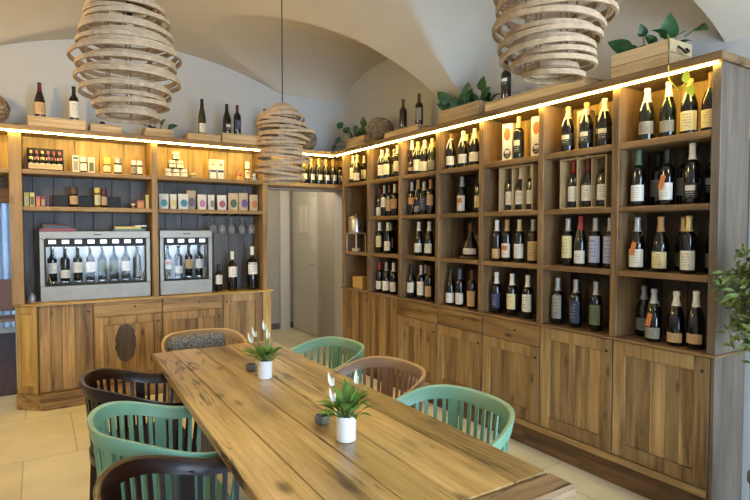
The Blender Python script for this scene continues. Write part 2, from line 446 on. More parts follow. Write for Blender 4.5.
mb = MB(); mb.box(-1.25, -.17, YW-.04, YW+.0, 1.73, 1.96, .004); struct('trim_2', mb, W('plinth', 'X'))

mb = MB(); pts = [(-1.05+.9*i/60, 9.32+.03*math.sin(i*1.05), 0) for i in range(61)]
vv = [[mb.b.verts.new((x, y+.006*k, z)) for x, y, _ in pts] for k, z in ((0, .1), (0, 2.3), (1, 2.3), (1, .1))]
for a in range(4):
    for i in range(60): mb.b.faces.new((vv[a][i], vv[a][i+1], vv[(a+1) % 4][i+1], vv[(a+1) % 4][i]))
tag(mb.build('curtain', plain('curtain_cloth', '#b9c4d2', .9, var=.08)), 'pale blue curtain hanging by window in the adjoining room', 'curtain')
# ------------------------------------------------------------------ built-in cabinets (local: u to the right, front at y=0, depth +y)
ZC = .885
def panel_door(root, u0, u1, z0, z1, kind, npl, framed=True, axis='Z', knob='right', stain=False):
    mb = MB(); f = .075; g = .0025
    if framed:
        mb.box(u0, u0+f, -.022, 0, z0, z1); mb.box(u1-f, u1, -.022, 0, z0, z1)
        mb.box(u0+f+.001, u1-f-.001, -.022, 0, z1-f, z1); mb.box(u0+f+.001, u1-f-.001, -.022, 0, z0, z0+f)
        a, b, y, zz0, zz1 = u0+f, u1-f, -.010, z0+f, z1-f
    else:
        a, b, y, zz0, zz1 = u0, u1, -.020, z0, z1
    cuts = [a]
    ws = [random.uniform(.7, 1.5) for _ in range(npl)]; t = sum(ws)
    for w_ in ws: cuts.append(cuts[-1]+(b-a)*w_/t)
    for c0, c1 in zip(cuts, cuts[1:]): mb.box(c0+g/3, c1-g/3, y, .002, zz0, zz1, .0025)
    d = mb.build('door', W(kind, 'Z'), root)
    kx = {'right': u1-.035, 'left': u0+.035}[knob]; kz = z1-.07
    mb = MB(); mb.lathe([(.0, 0), (.008, 0), (.008, .003), (.006, .006), (0, .009)], 12, Matrix.Translation((kx, -.022, kz)) @ Matrix.Rotation(R(90), 4, 'X')); mb.build('knob', M['darkmetal'], d)
    if stain:
        c0, c1 = (u0+u1)/2-.10, (u0+u1)/2+.04
        mb = MB(); n = 28
        mb.prism([((c0+c1)/2+(.085+.006*math.sin(2.6*i))*math.copysign(abs(math.cos(2*PI*i/n))**.8, math.cos(2*PI*i/n)), (.17+.008*math.sin(3.7*i))*math.sin(2*PI*i/n)) for i in range(n)], 0, .0012, Matrix.Translation((0, -.0105, (zz0+zz1)/2+.05)) @ Matrix.Rotation(R(90), 4, 'X'))
        mb.build('dark_knot', wood('dark_knot_wood', '#2e2721', '#4f4438', '#6e604e', 'Z', knots=.4, isl=0), d)
def drawer(root, u0, u1, z0, z1, kind):
    mb = MB(); mb.box(u0, u1, -.021, 0, z0, z1); d = mb.build('drawer', W(kind, 'X'), root)
    mb = MB(); mb.lathe([(.0, 0), (.008, 0), (.008, .003), (.006, .006), (0, .009)], 12, Matrix.Translation(((u0+u1)/2+.05, -.021, (z0+z1)/2+.01)) @ Matrix.Rotation(R(90), 4, 'X')); mb.build('knob', M['darkmetal'], d)

def base_cabinet(label, group, loc, rotz, w, depth, z0, zt, kind, npl, framed, drw=None, knob='right', side=False, stain=False):
    t = thing('base_cabinet', label, 'cabinet', loc, rotz, group)
    mb = MB(); mb.box(0.001, w-.001, 0, depth, z0, zt, .002); mb.build('body', W(kind, 'Z'), t)
    g = .004
    ztop = zt-.004
    if drw: drawer(t, g, w-g, drw+.004, ztop, 'drawer' if kind == 'cab' else kind); ztop = drw
    panel_door(t, g, w-g, z0+.006, ztop, kind, npl, framed, knob=knob, stain=stain)
    if side:
        mb = MB(); mb.box(w-.001, w+.02, -.022, depth, z0-.14, zt, .003); mb.build('end_panel', W('weather', 'Z'), t)
    return t

ZB = .87   # underside of worktops
ycab = [5.13, 4.573, 4.079, 3.494, 2.961, 2.416, 1.886, 1.352]
info = [('plain plank', 5, False, None), ('plain plank', 5, False, None), ('framed', 4, True, .72), ('framed', 4, True, .72), ('framed', 4, True, .72), ('framed', 6, True, None), ('framed', 5, True, None)]
names = ['plain plank-front wooden cabinet under the steel jug and the wood block',
         'plain plank-front wooden cabinet, second from doorway, under the long wall shelves',
         'framed wooden cabinet with narrow drawer, leftmost of three with drawers on long wall',
         'framed wooden cabinet with drawer, middle of three with drawers on long wall',
         'framed wooden cabinet with long drawer, rightmost of three with drawers on long wall',
         'tall framed wooden cabinet without drawer, second from right end of long wall',
         'tall framed wooden cabinet with streaked planks at the right end of long wall']
for i in range(7):
    nm, npl, fr, dw = info[i]
    base_cabinet(names[i], 'base cabinets along the long wall', (2.822, ycab[i], 0), R(-90), ycab[i]-ycab[i+1], .285, .2, ZB, 'cab', npl, fr, dw, side=(i == 6))
t = thing('plinth', 'dark wooden plinth running below the long wall cabinets', 'plinth', (2.86, 3.2, 0))
mb = MB()
for y0, y1 in ((1.36, 2.6), (2.602, 3.9), (3.902, 5.13)): mb.box(2.86, 3.1, y0, y1, .001, .199, .004)
mb.build('plinth_board', W('plinth', 'Y'), t, world=True)
mb = MB(); mb.box(2.80, 2.858, 1.36, 5.13, .158, .198, .004); mb.build('base_rail', W('cab', 'Y'), t, world=True)
mb = MB(); mb.box(2.785, 3.115, 1.322, 5.14, ZB, ZC, .004)
tag(mb.build('worktop', W('shelf', 'Y')), 'long thin wooden worktop on top of the long wall cabinets', 'worktop')

# back unit
xs = [.0, .407, .978, 1.538, 1.945]
nb = ['plain dark plank cabinet left of the drawer cabinets under the large wine dispenser',
      'framed cabinet with drawer and dark oval knot under the large wine dispenser',
      'framed cabinet with drawer under the small wine dispenser',
      'tall narrow framed cabinet below the three displayed bottles beside the doorway']
bi = [(4, False, None), (3, True, .735), (3, True, .735), (3, True, None)]
for i in range(4):
    base_cabinet(nb[i], 'base cabinets along the back wall', (xs[i], 5.272, 0), 0, xs[i+1]-xs[i], .37, .135, ZB, 'bcab', bi[i][0], bi[i][1], bi[i][2], stain=(i == 1), knob='right' if i < 3 else 'left')
t = thing('corner_cabinet', 'chamfered yellowish wooden corner cabinet beside the left opening', 'cabinet', (-.07, 5.45, 0))
mb = MB(); mb.prism([(-.145, 5.36), (-.002, 5.25), (-.002, 5.64), (-.145, 5.64)], .135, ZB); mb.build('body', W('bcab', 'Z'), t, world=True)
mt = Matrix.Translation((-.145, 5.36, 0)) @ Matrix.Rotation(math.atan2(-.11, .143), 4, 'Z')
mb = MB(); mb.box(.004, .034, -.02, -.001, .14, ZB-.003, mat=mt); mb.box(.147, .177, -.02, -.001, .14, ZB-.003, mat=mt); mb.box(.035, .146, -.02, -.001, .8, ZB-.003, mat=mt); mb.box(.035, .146, -.02, -.001, .14, .2, mat=mt); mb.box(.035, .146, -.010, -.001, .2, .8, mat=mt)
mb.build('front_panel', W('ygold', 'Z'), t, world=True)
mb = MB(); mb.box(1.947, 2.035, 5.25, 5.64, .001, ZB, .004)
tag(mb.build('end_post', W('ygold', 'Z')), 'golden wooden end post of the back counter beside the doorway', 'post')
mb = MB(); mb.prism([(-.165, 5.36), (.02, 5.20), (1.945, 5.20), (1.945, 5.64), (-.165, 5.64)], .001, .118)
mb.prism([(-.155, 5.36), (.02, 5.215), (1.945, 5.215), (1.945, 5.64), (-.155, 5.64)], .118, .134)
tag(mb.build('plinth', W('bcab', 'X')), 'wooden plinth with chamfered corner below the back wall cabinets', 'plinth')
mb = MB(); mb.prism([(-.175, 5.36), (-.02, 5.225), (2.055, 5.225), (2.055, 5.645), (-.175, 5.645)], ZB, ZC)
tag(mb.build('worktop', W('ygold', 'X')), 'golden wooden counter with chamfered corner under the wine dispensers', 'worktop')

# ------------------------------------------------------------------ upper shelving
ZCOR0, ZCOR1 = 2.312, 2.355
posts = [5.107, 4.592, 4.041, 3.50, 2.985, 2.425, 1.889, 1.352]
rows = [(1.955, 1.992), (1.60, 1.632), (1.24, 1.272)]
su = thing('shelving_unit', 'tall wooden wine shelving of seven bays along the right wall', 'shelving', (2.95, 3.2, ZC))
for i, y in enumerate(posts):
    mb = MB(); hw = .023
    mb.box(2.80, 3.09, y-hw, y+hw, ZC, ZCOR0, .004); mb.build('post' if 0 < i < 7 else 'end_panel', W('shelf', 'Z') if i < 7 else W('weather', 'Z'), su, world=True)
for i in range(7):
    y1, y0 = posts[i]-.0235, posts[i+1]+.0235
    for j, (z0, z1) in enumerate(rows):
        if i == 0 and j == 1: continue
        mb = MB(); mb.box(2.803, 3.09, y0, y1, z0, z1, .004); mb.build('shelf_board', W('shelf', 'Y'), su, world=True)
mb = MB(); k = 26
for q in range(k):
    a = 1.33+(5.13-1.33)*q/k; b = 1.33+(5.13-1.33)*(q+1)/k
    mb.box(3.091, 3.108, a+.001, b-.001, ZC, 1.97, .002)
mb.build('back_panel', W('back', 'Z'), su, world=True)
mb = MB()
for q in range(k):
    a = 1.33+(5.13-1.33)*q/k; b = 1.33+(5.13-1.33)*(q+1)/k
    mb.box(3.091, 3.108, a+.001, b-.001, 1.971, ZCOR0, .002)
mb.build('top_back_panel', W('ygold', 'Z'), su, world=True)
mb = MB(); mb.box(2.768, 3.115, 1.312, 5.245, ZCOR0, ZCOR1, .006); mb.build('cornice', W('shelf', 'Y'), su, world=True)
mb = MB(); mb.box(2.780, 2.793, 1.345, 5.235, 2.300, 2.311, .002); mb.build('led_strip', M['led'], su, world=True)

bu = thing('shelving_unit', 'wooden shelving with grey planked back above the back counter', 'shelving', (.9, 5.45, ZC))
for nm, x0, x1, z0, y0 in (('end_panel', -.178, -.09, ZC, 5.29), ('post', .906, .958, ZC, 5.29), ('end_panel', 1.968, 2.022, ZC, 5.29)):
    mb = MB(); mb.box(x0, x1, y0, 5.61, z0, ZCOR0, .004); mb.build(nm, W('oak', 'Z'), bu, world=True)
for x0, x1 in ((-.089, .905), (.959, 1.967)):
    for z0, z1 in ((1.965, 2.0), (1.66, 1.697)):
        mb = MB(); mb.box(x0, x1, 5.293, 5.61, z0, z1, .004); mb.build('shelf_board', W('oak', 'X'), bu, world=True)
for nm, x0, x1 in (('left_bridge_shelf', -1.28, -.179), ('right_bridge_shelf', 2.023, 3.10)):
    mb = MB(); mb.box(x0, x1, 5.293, 5.61, 1.962, 2.0, .004); mb.build(nm, W('oak', 'X'), bu, world=True)
mb = MB(); k = 14
for q in range(k):
    a = -.175+(2.02+.175)*q/k; b = -.175+(2.02+.175)*(q+1)/k
    mb.box(a+.001, b-.001, 5.611, 5.63, ZC, 1.98, .003)
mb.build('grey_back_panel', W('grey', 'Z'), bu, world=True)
mb = MB(); k = 22
for q in range(k):
    a = -1.28+(3.1+1.28)*q/k; b = -1.28+(3.1+1.28)*(q+1)/k
    mb.box(a+.001, b-.001, 5.611, 5.63, 1.981, ZCOR0, .003)
mb.build('top_back_panel', W('ygold', 'Z'), bu, world=True)
mb = MB(); mb.box(-1.28, 3.115, 5.258, 5.64, ZCOR0, ZCOR1, .006); mb.build('cornice', W('oak', 'X'), bu, world=True)
mb = MB(); mb.box(-1.27, 2.775, 5.270, 5.283, 2.300, 2.311, .002); mb.build('led_strip', M['led'], bu, world=True)

# ------------------------------------------------------------------ bottles
PROF = {
 'bt': [(0, .004), (.030, 0), (.0355, .003), (.037, .008), (.037, .196), (.0355, .207), (.030, .219), (.020, .232), (.0155, .245), (.0142, .262), (.0138, .298), (.0155, .299), (.0155, .314), (.013, .3165), (0, .3165)],
 'bd': [(0, .004), (.030, 0), (.0355, .003), (.037, .008), (.037, .188), (.0355, .198), (.030, .210), (.020, .222), (.0155, .234), (.0142, .25), (.0138, .284), (.0155, .285), (.0155, .299), (.013, .3015), (0, .3015)],
 'bg': [(0, .004), (.034, 0), (.0395, .003), (.041, .008), (.041, .135), (.039, .158), (.0335, .180), (.026, .202), (.0185, .226), (.0150, .248), (.0140, .284), (.0156, .285), (.0156, .297), (.013, .2995), (0, .2995)],
 'ch': [(0, .006), (.036, 0), (.042, .003), (.0435, .009), (.0435, .150), (.041, .174), (.034, .200), (.025, .226), (.0185, .250), (.0150, .272), (.0148, .288), (.0172, .290), (.0172, .309), (.014, .313), (0, .313)],
 'fl': [(0, .004), (.031, 0), (.0355, .003), (.037, .008), (.037, .150), (.035, .180), (.029, .215), (.022, .250), (.0165, .285), (.0138, .318), (.0138, .334), (.0152, .335), (.0152, .347), (.0125, .349), (0, .349)],
 'mg': [(0, .006), (.045, 0), (.052, .004), (.053, .011), (.053, .268), (.050, .285), (.042, .302), (.028, .320), (.0205, .338), (.0185, .360), (.0180, .420), (.0205, .421), (.0205, .440), (.017, .444), (0, .444)],
 'md': [(0, .005), (.040, 0), (.045, .004), (.046, .010), (.046, .240), (.044, .256), (.036, .272), (.024, .288), (.0175, .304), (.0165, .325), (.0160, .375), (.0185, .376), (.0185, .394), (.015, .397), (0, .397)],
 'hf': [(0, .004), (.030, 0), (.034, .003), (.035, .008), (.035, .165), (.033, .178), (.027, .190), (.018, .203), (.0145, .216), (.0138, .230), (.0138, .258), (.0152, .259), (.0152, .272), (.013, .274), (0, .274)],
 'br': [(0, .006), (.040, 0), (.055, .004), (.062, .015), (.064, .05), (.058, .09), (.042, .130), (.026, .165), (.019, .19), (.0175, .215), (.0175, .25), (.021, .251), (.021, .275), (.018, .279), (0, .279)],
}
PROF['ch'] = [(r_*.95, z_*.925) for r_, z_ in PROF['ch']]
PROF['fs'] = [(r_, z_*.9) for r_, z_ in PROF['fl']]
def prof_r(kind, z):
    p = PROF[kind]
    for (r0, z0), (r1, z1) in zip(p[1:], p[2:]):
        if z0 <= z <= z1 and z1 > z0: return r0+(r1-r0)*(z-z0)/(z1-z0)
    return p[3][0]
_mc = {}
def body_me(kind, glass):
    k = ('b', kind, glass)
    if k not in _mc:
        mb = MB(); mb.lathe(PROF[kind], 20); _mc[k] = mb.mesh('bottle_glass', M[glass], 50)
    return _mc[k]
def cap_me(kind, cap, frac):
    k = ('c', kind, cap, frac)
    if k not in _mc:
        h = PROF[kind][-1][1]; z0 = h*(1-frac)
        zs = sorted({z0, *[z for r, z in PROF[kind] if z > z0 and r > .001]})
        mb = MB(); pr = [(prof_r(kind, z)+.0009, z) for z in zs[:-1]]+[(PROF[kind][-2][0]+.0009, h+.0006), (.0, h+.001)]
        mb.lathe(pr, 18, cap=False); _mc[k] = mb.mesh('capsule', M['cap_'+cap], 50)
    return _mc[k]
def lab_me(kind, lab, z0, z1, arc):
    k = ('l', kind, lab, z0, z1, arc)
    if k not in _mc:
        mb = MB(); n = 12; vs = []
        nz = 1 if prof_r(kind, z1) > prof_r(kind, z0)-.0005 else 4
        for j in range(nz+1):
            z = z0+(z1-z0)*j/nz; r = prof_r(kind, z)+.0008
            vs.append([mb.b.verts.new((r*math.sin(arc*(2*i/n-1)), -r*math.cos(arc*(2*i/n-1)), z)) for i in range(n+1)])
        for a, b in zip(vs, vs[1:]):
            for i in range(n): mb.b.faces.new((a[i], a[i+1], b[i+1], b[i]))
        _mc[k] = mb.mesh('paper_label', M['lab_'+lab], 60)
    return _mc[k]
def tag_me():
    if 'tag' not in _mc:
        mb = MB(); mb.box(-.013, .013, -.001, .001, -.075, 0, 0); _mc['tag'] = mb.mesh('hang_tag', M['cap_orange'], 0)
        mb = MB(); mb.tube([(.028*math.cos(a), .028*math.sin(a), .006*math.sin(a)) for a in [2*PI*i/14 for i in range(14)]], .0022, 5, True); _mc['ring'] = mb.mesh('tag_string', M['cap_cork'], 0)
        mb = MB()
        for s_ in (-1, 1): mb.tube([(s_*.002, -.019, .245), (s_*.012, -.030, .205), (s_*.020, -.040, .165)], .0035, 5)
        mb.lathe([(.0178, .243), (.0192, .246), (.0178, .249)], 14, cap=False)
        _mc['ribbon'] = mb.mesh('ribbon', M['cap_white'], 0)
    return _mc['tag'], _mc['ring'], _mc['ribbon']
LZ = {'fs': (.03, .10), 'bt': (.06, .16), 'bd': (.055, .15), 'bg': (.03, .105), 'ch': (.035, .105), 'fl': (.035, .115), 'mg': (.1, .2), 'md': (.09, .185), 'hf': (.05, .13), 'br': (.03, .075)}
GN = {'bk': 'dark', 'gr': 'dark green', 'og': 'olive green', 'br': 'brown', 'cl': 'amber'}
def bottle(kind, glass, cap, lab, loc, rotz, label, group, lz=None, arc=1.25, frac=.27, ext='', name='wine_bottle', cat='bottle'):
    t = thing(name, label, cat, loc, rotz, group)
    inst('bottle_glass', body_me(kind, glass), t)
    if cap: inst('capsule', cap_me(kind, cap, frac), t)
    if lab:
        z0, z1 = lz or LZ[kind]
        inst('paper_label', lab_me(kind, lab, z0, z1, arc), t)
    tm, rm, rb = tag_me()
    if 't' in ext:
        o = inst('hang_tag', tm, t, (.004, -.047 if kind != 'bg' else -.045, .16), (0, R(12), 0)); o['label'] = 'copper coloured neck tag'
        inst('tag_string', rm, t, (0, 0, .205), (R(25), 0, 0))
    if 'r' in ext: inst('ribbon', rb, t)
    return t

bays = ['leftmost bay', 'second bay', 'third bay', 'middle bay', 'fifth bay', 'sixth bay', 'rightmost bay']
rown = ['top shelf', 'second shelf', 'third shelf', 'bottom shelf']
rowz = [1.992, 1.632, 1.272, ZC]
# (y, rank, kind, glass, capsule, label, label z-range, extras)
N = None
CELL = {
 (0, 0): [(5.035,0,'bd','gr','white','white',(.05,.17),''),(4.945,0,'bg','bk','gold','white',N,'r'),(4.99,1,'bd','bk','white','white',N,'')],
 (1, 0): [(4.466,0,'ch','bk','white','white',(.04,.14),'r'),(4.365,0,'ch','bk','white','white',(.04,.14),'r'),(4.415,1,'bd','gr','white','cream',N,''),(4.20,0,'bd','gr','silver','white',N,'')],
 (2, 0): [(3.965,0,'fs','br','white','tan',(.04,.07),''),(3.875,0,'ch','bk','gold','white',(.03,.13),'r'),(3.778,0,'ch','gr','white','white',(.02,.10),'r'),(3.67,0,'ch','og','gold','grey',(.02,.10),'r')],
 (3, 0): [(3.425,0,'ch','bk','brown','white',N,'r'),(3.355,1,'ch','bk','gold','white',N,'r'),(3.275,0,'ch','bk','white','white',N,'r'),(3.145,0,'ch','bk','white','white',N,'r'),(3.075,1,'ch','bk','silver','cream',N,'r')],
 (4, 0): [(2.695,0,'bd','bk','gold','black',(.04,.15),'')],
 (5, 0): [(2.28,0,'ch','bk','gold','black',(.04,.12),'r'),(2.145,0,'ch','bk','cork','black',(.04,.12),'r'),(2.115,1,'bd','bk','cork','black',N,''),(2.02,0,'ch','bk','white','black',(.04,.12),'r'),(1.99,1,'bd','bk','gold','black',N,'')],
 (6, 0): [(1.815,1,'ch','bk','white','black',N,'r'),(1.755,0,'ch','gr','white','grey',N,'r'),(1.636,0,'bg','gr','white','grey',(.03,.09),''),(1.525,0,'ch','bk','cork','cream',(.02,.12),'r'),(1.42,0,'bg','bk','brown','cream',(.02,.11),'')],
 (1, 1): [(4.51,0,'hf','br','wine','white',(.01,.09),''),(4.42,0,'bd','bk','silver','white',(.09,.18),''),(4.33,0,'bd','bk','brown','tan',(.05,.16),''),(4.24,0,'bd','br','white','tan',(.07,.16),'')],
 (2, 1): [(3.965,0,'bd','bk','silver','orange',(.1,.16),''),(3.872,0,'fs','bk','cork','grey',(.03,.08),''),(3.785,0,'ch','bk','silver','navy',(.04,.15),''),(3.69,0,'bd','bk','cork','tan',(.08,.17),'')],
 (3, 1): [(3.287,0,'ch','bk','silver','colour',(.02,.14),''),(3.09,0,'bd','bk','black','cream',(.04,.13),'')],
 (6, 1): [(1.80,0,'bt','bk','green','white',(.03,.12),''),(1.752,1,'bd','bk','black','grey',N,''),(1.636,0,'bd','bk','black','white',(.03,.12),'t'),(1.60,1,'bd','bk','black','grey',N,''),(1.505,0,'bt','bk','white','black',(.03,.11),''),(1.455,1,'bd','bk','silver','black',N,'')],
 (1, 2): [(4.51,0,'bd','gr','white','cream',(.06,.17),''),(4.47,1,'bd','bk','silver','orange',N,''),(4.36,0,'bd','bk','white','white',(.03,.12),''),(4.25,1,'bd','bk','white','tan',N,'')],
 (2, 2): [(3.86,0,'bg','bk','white','white',(.03,.11),''),(3.71,0,'bg','bk','white','white',(.03,.11),'')],
 (4, 2): [(2.90,0,'bd','br','white','tan',(.02,.09),''),(2.80,0,'bd','bk','cork','colour',(.03,.13),''),(2.68,0,'bd','gr','cream','white',(.03,.13),''),(2.555,0,'bd','br','silver','tan',(.02,.15),'')],
 (5, 2): [(2.27,0,'bd','bk','silver','cream',(.05,.19),''),(2.175,0,'fs','gr','red','white',(.02,.10),''),(2.155,1,'bd','bk','red','grey',N,''),(2.07,0,'bd','bk','silver','blue',(.03,.19),''),(1.97,0,'bd','bk','silver','blue',(.03,.19),'')],
 (6, 2): [(1.80,0,'bg','bk','silver','white',(.02,.12),'t'),(1.665,0,'bg','bk','cork','cream',(.02,.11),''),(1.60,1,'bg','bk','gold','green',N,''),(1.515,0,'bd','bk','gold','white',(.02,.12),''),(1.44,1,'bg','bk','silver','grey',N,'')],
 (1, 3): [(4.51,0,'bd','bk','red','white',(.03,.11),''),(4.385,0,'bg','bk','silver','white',(.03,.12),''),(4.26,0,'bd','bk','white','white',(.03,.12),'')],
 (2, 3): [(3.97,0,'bg','bk','black','white',(.05,.14),''),(3.90,1,'bd','bk','silver','white',N,''),(3.825,0,'bd','bk','silver','white',(.04,.16),''),(3.71,0,'bd','bk','brown','tan',(.04,.13),'')],
 (3, 3): [(3.42,0,'bg','bk','black','white',(.02,.10),''),(3.305,0,'bd','bk','blue','white',(.02,.11),''),(3.165,0,'bd','br','brown','tan',(.02,.14),'')],
 (4, 3): [(2.90,0,'bd','bk','white','navy',(.04,.15),''),(2.86,1,'bd','bk','black','navy',N,''),(2.745,0,'bd','bk','white','cream',(.05,.16),''),(2.70,1,'bd','bk','black','cream',N,''),(2.60,0,'bd','bk','white','white',(.05,.17),'')],
 (5, 3): [(2.345,0,'bd','bk','silver','grey',(.04,.19),''),(2.205,0,'bd','bk','silver','navy',(.03,.17),''),(2.06,0,'bd','bk','silver','green',(.04,.16),'')],
 (6, 3): [(1.82,1,'ch','bk','silver','grey',N,''),(1.695,0,'ch','bk','silver','grey',(.02,.08),'t'),(1.572,0,'ch','bk','white','tan',(.02,.07),''),(1.47,0,'bg','bk','white','tan',(.03,.08),'')],
}
CN = {'gold': 'gold', 'cork': 'tan', 'wine': 'wine-red', 'cream': 'cream'}
M['cap_cream'] = plain('cap_cream', '#d8cb9a', .45)
LN = {'colour': 'colourful', 'tan': 'tan', 'navy': 'navy', 'grey': 'grey'}
def pos_words(i, n):
    if n == 1: return 'only bottle'
    if i == 0: return 'leftmost'
    if i == n-1: return 'rightmost'
    return ORD[i]+' from left'
for (ci, ri), lst in CELL.items():
    order = sorted(range(len(lst)), key=lambda q: -lst[q][0])
    last = {}
    for i, q in enumerate(order):
        y, rk, kd, gl, cp, lb, lz, ext = lst[q]
        x = 2.885 if rk == 0 else 2.995
        r = PROF[kd][3][0]
        y = min(max(y, posts[ci+1]+.0235+r+.002), posts[ci]-.0235-r-.002)
        if rk in last:
            py, pr = last[rk]
            if py-y < pr+r+.002: y = py-pr-r-.002
        last[rk] = (y, r)
        if y < posts[ci+1]+.0235+r: print('SQUEEZE', ci, ri, q, y, posts[ci+1]+.0235+r)
        lab = '%s-labelled bottle with %s capsule, %s on %s of %s' % (LN.get(lb, lb), CN.get(cp, cp), pos_words(i, len(lst)), rown[ri], bays[ci])
        if len(lst) == 1: lab = 'black-labelled bottle with gold capsule beside white carton on top shelf of fifth bay'
        face = R(-90)+math.atan2(y, x)*.22+random.uniform(-.12, .12)
        bottle(kd, gl, cp, lb, (x, y, rowz[ri]+.0003), face, lab, 'wine bottles on the long wall shelves', lz, ext=ext)

# crates of three bottles on the second shelf
def open_crate(label, y1, y0, h, caps, bay):
    t = thing('wine_crate', label, 'crate', (2.93, (y0+y1)/2, rowz[1]), 0, 'open display crates with three bottles')
    x0, x1 = 2.86, 2.985; z = rowz[1]
    mb = MB(); th = .009
    mb.box(x0, x1, y0, y1, z+.0003, z+th, .001); mb.box(x0, x1, y0, y1, z+h-th, z+h, .001); mb.box(x0, x1, y0, y0+th, z+th, z+h-th, .001); mb.box(x0, x1, y1-th, y1, z+th, z+h-th, .001); mb.box(x1-.006, x1, y0+th, y1-th, z+th, z+h-th, .001)
    mb.build('crate_box', W('crate', 'Z'), t, world=True)
    w = (y1-y0-2*th)/3
    for k in (1, 2):
        mb = MB(); mb.box(x0+.02, x1-.007, y1-th-w*k-.003, y1-th-w*k+.003, z+th, z+h-th, .001); mb.build('divider', W('crate', 'Z'), t, world=True)
    mb = MB(); mb.tube([(x0-.004, (y0+y1)/2+.05*s_, z+h+.002+.012*(1-abs(s_))) for s_ in (-1, -.6, 0, .6, 1)], .004, 6); mb.build('rope_handle', M['cap_cork'], t, world=True)
    for k in range(3):
        bottle('bd' if k != 1 else 'bg', 'bk', caps[k], 'white', (x0+.063, y1-th-w*(k+.5), z+th+.0004), R(-90)+.3, '%s %s-capped bottle inside the open crate on second shelf of %s' % (('left', 'middle', 'right')[k], caps[k], bay), 'bottles inside the open crates', (.04, .135))
open_crate('open wooden crate holding three bottles on second shelf of fifth bay', 2.86, 2.545, .318, ('black', 'white', 'silver'), 'fifth bay')
open_crate('open wooden crate with three red-topped bottles on second shelf of sixth bay', 2.32, 1.985, .318, ('red', 'wine', 'black'), 'sixth bay')

# cartons on the top shelf
def carton(label, x, y, w, d, h, z, window=True):
    t = thing('bottle_carton', label, 'carton', (x, y, z+.0003), R(-90)+.22, 'printed bottle cartons on the top shelf')
    mb = MB(); mb.box(-w/2, w/2, -d/2, d/2, 0, h, .002); mb.build('box', M['cap_white'], t)
    mb = MB(); n = 20
    mb.prism([(w*.36*math.cos(2*PI*i/n), w*.45*math.sin(2*PI*i/n)) for i in range(n)], 0, .001, Matrix.Translation((0, -d/2-.0001, h*.2)) @ Matrix.Rotation(R(90), 4, 'X')); mb.build('round_emblem', M['lab_black'], t)
    mb = MB(); mb.prism([(w*.34*math.cos(2*PI*i/n), w*.55*math.sin(2*PI*i/n)) for i in range(n)], 0, .001, Matrix.Translation((0, -d/2-.0001, h*.72)) @ Matrix.Rotation(R(90), 4, 'X')); mb.build('window_print', M['cap_orange'], t)
carton('white printed carton left of the gold-capped bottle, top shelf of fifth bay', 2.9, 2.79, .082, .082, .265, rowz[0])
carton('white printed carton against the right divider, top shelf of fifth bay', 2.9, 2.525, .078, .082, .27, rowz[0])
carton('white printed carton between bottles on the top shelf of sixth bay', 3.0, 2.235, .085, .082, .27, rowz[0])

# brandy bottle lying display in middle bay
t = thing('basket_tray', 'round woven basket tray behind the brandy bottle in middle bay', 'basket', (2.93, 3.22, rowz[2]))
mb = MB(); mb.lathe([(0, .003), (.06, .0005), (.095, .012), (.1, .02), (.094, .02), (.06, .007), (0, .007)], 24); mb.build('tray', M['wicker'], t)
mb = MB(); mb.lathe([(0, 0), (.075, 0), (.08, .006), (.075, .012), (0, .012)], 24, Matrix.Translation((.085, .02, .115)) @ Matrix.Rotation(R(80), 4, 'Y')); mb.build('cork_disc', M['wicker'], t)
bottle('br', 'br', 'brown', 'white', (2.925, 3.225, rowz[2]+.0078), R(-90)+.25, 'squat brown brandy bottle with white label on basket tray in middle bay', 'wine bottles on the long wall shelves', name='brandy_bottle')

# steel jug on wire stand, cups, wood block in the leftmost bay
t = thing('wire_stand', 'wire stand carrying the steel jug in the leftmost bay', 'stand', (2.885, 4.975, rowz[2]))
mb = MB()
for x in (-.055, .055):
    mb.tube([(x, .10, .003), (x, .10, .175), (x, .08, .19), (x, -.08, .19), (x, -.10, .175), (x, -.10, .003)], .006, 7)
M['wire'] = plain('pale_wire', '#d2cabb', .4)
mb.build('frame', M['wire'], t)
mb = MB(); mb.box(-.07, .07, -.1, .1, .1955, .2, .001); mb.build('stand_top', M['wire'], t)
t = thing('steel_jug', 'shiny lidded steel jug on the wire stand in the leftmost bay', 'jug', (2.885, 4.975, rowz[2]+.2005), R(-90))
mb = MB(); mb.lathe([(0, 0), (.07, 0), (.078, .006), (.08, .03), (.08, .13), (.075, .145), (0, .15)], 28); mb.build('vessel', M['jug'], t)
mb = MB(); mb.lathe([(.076, .146), (.082, .15), (.07, .168), (.04, .178), (0, .18)], 28, cap=False); mb.lathe([(0, .178), (.008, .18), (.013, .192), (.008, .2), (0, .202)], 12); mb.build('lid', M['jug'], t)
mb = MB(); mb.tube([(-.078, 0, .06), (-.11, 0, .09), (-.13, 0, .14)], .012, 8, scales=(1.3, 1, .7)); mb.build('spout', M['chrome'], t)
mb = MB(); mb.tube([(.078, 0, .125), (.105, 0, .12), (.11, 0, .08), (.08, 0, .04)], .006, 8); mb.build('handle', M['darkmetal'], t)
for k, (x, y) in enumerate(((2.88, 5.0), (2.88, 4.935))):
    mb = MB(); mb.lathe([(0, .001), (.018, 0), (.026, .012), (.03, .034), (.027, .034), (.022, .01), (0, .006)], 18)
    o = mb.build('small_cup', M['potwhite']); o.location = (x, y, rowz[2]+.0003); tag(o, 'small white cup on the %s below the wire stand' % ('left' if k == 0 else 'right'), 'cup', 'cups under the wire stand')
mb = MB(); mb.box(2.84, 2.96, 4.785, 4.975, ZC+.0005, ZC+.125, .006)
tag(mb.build('wood_block', W('ygold', 'Y')), 'pale wooden block in the bottom of the leftmost bay', 'block')

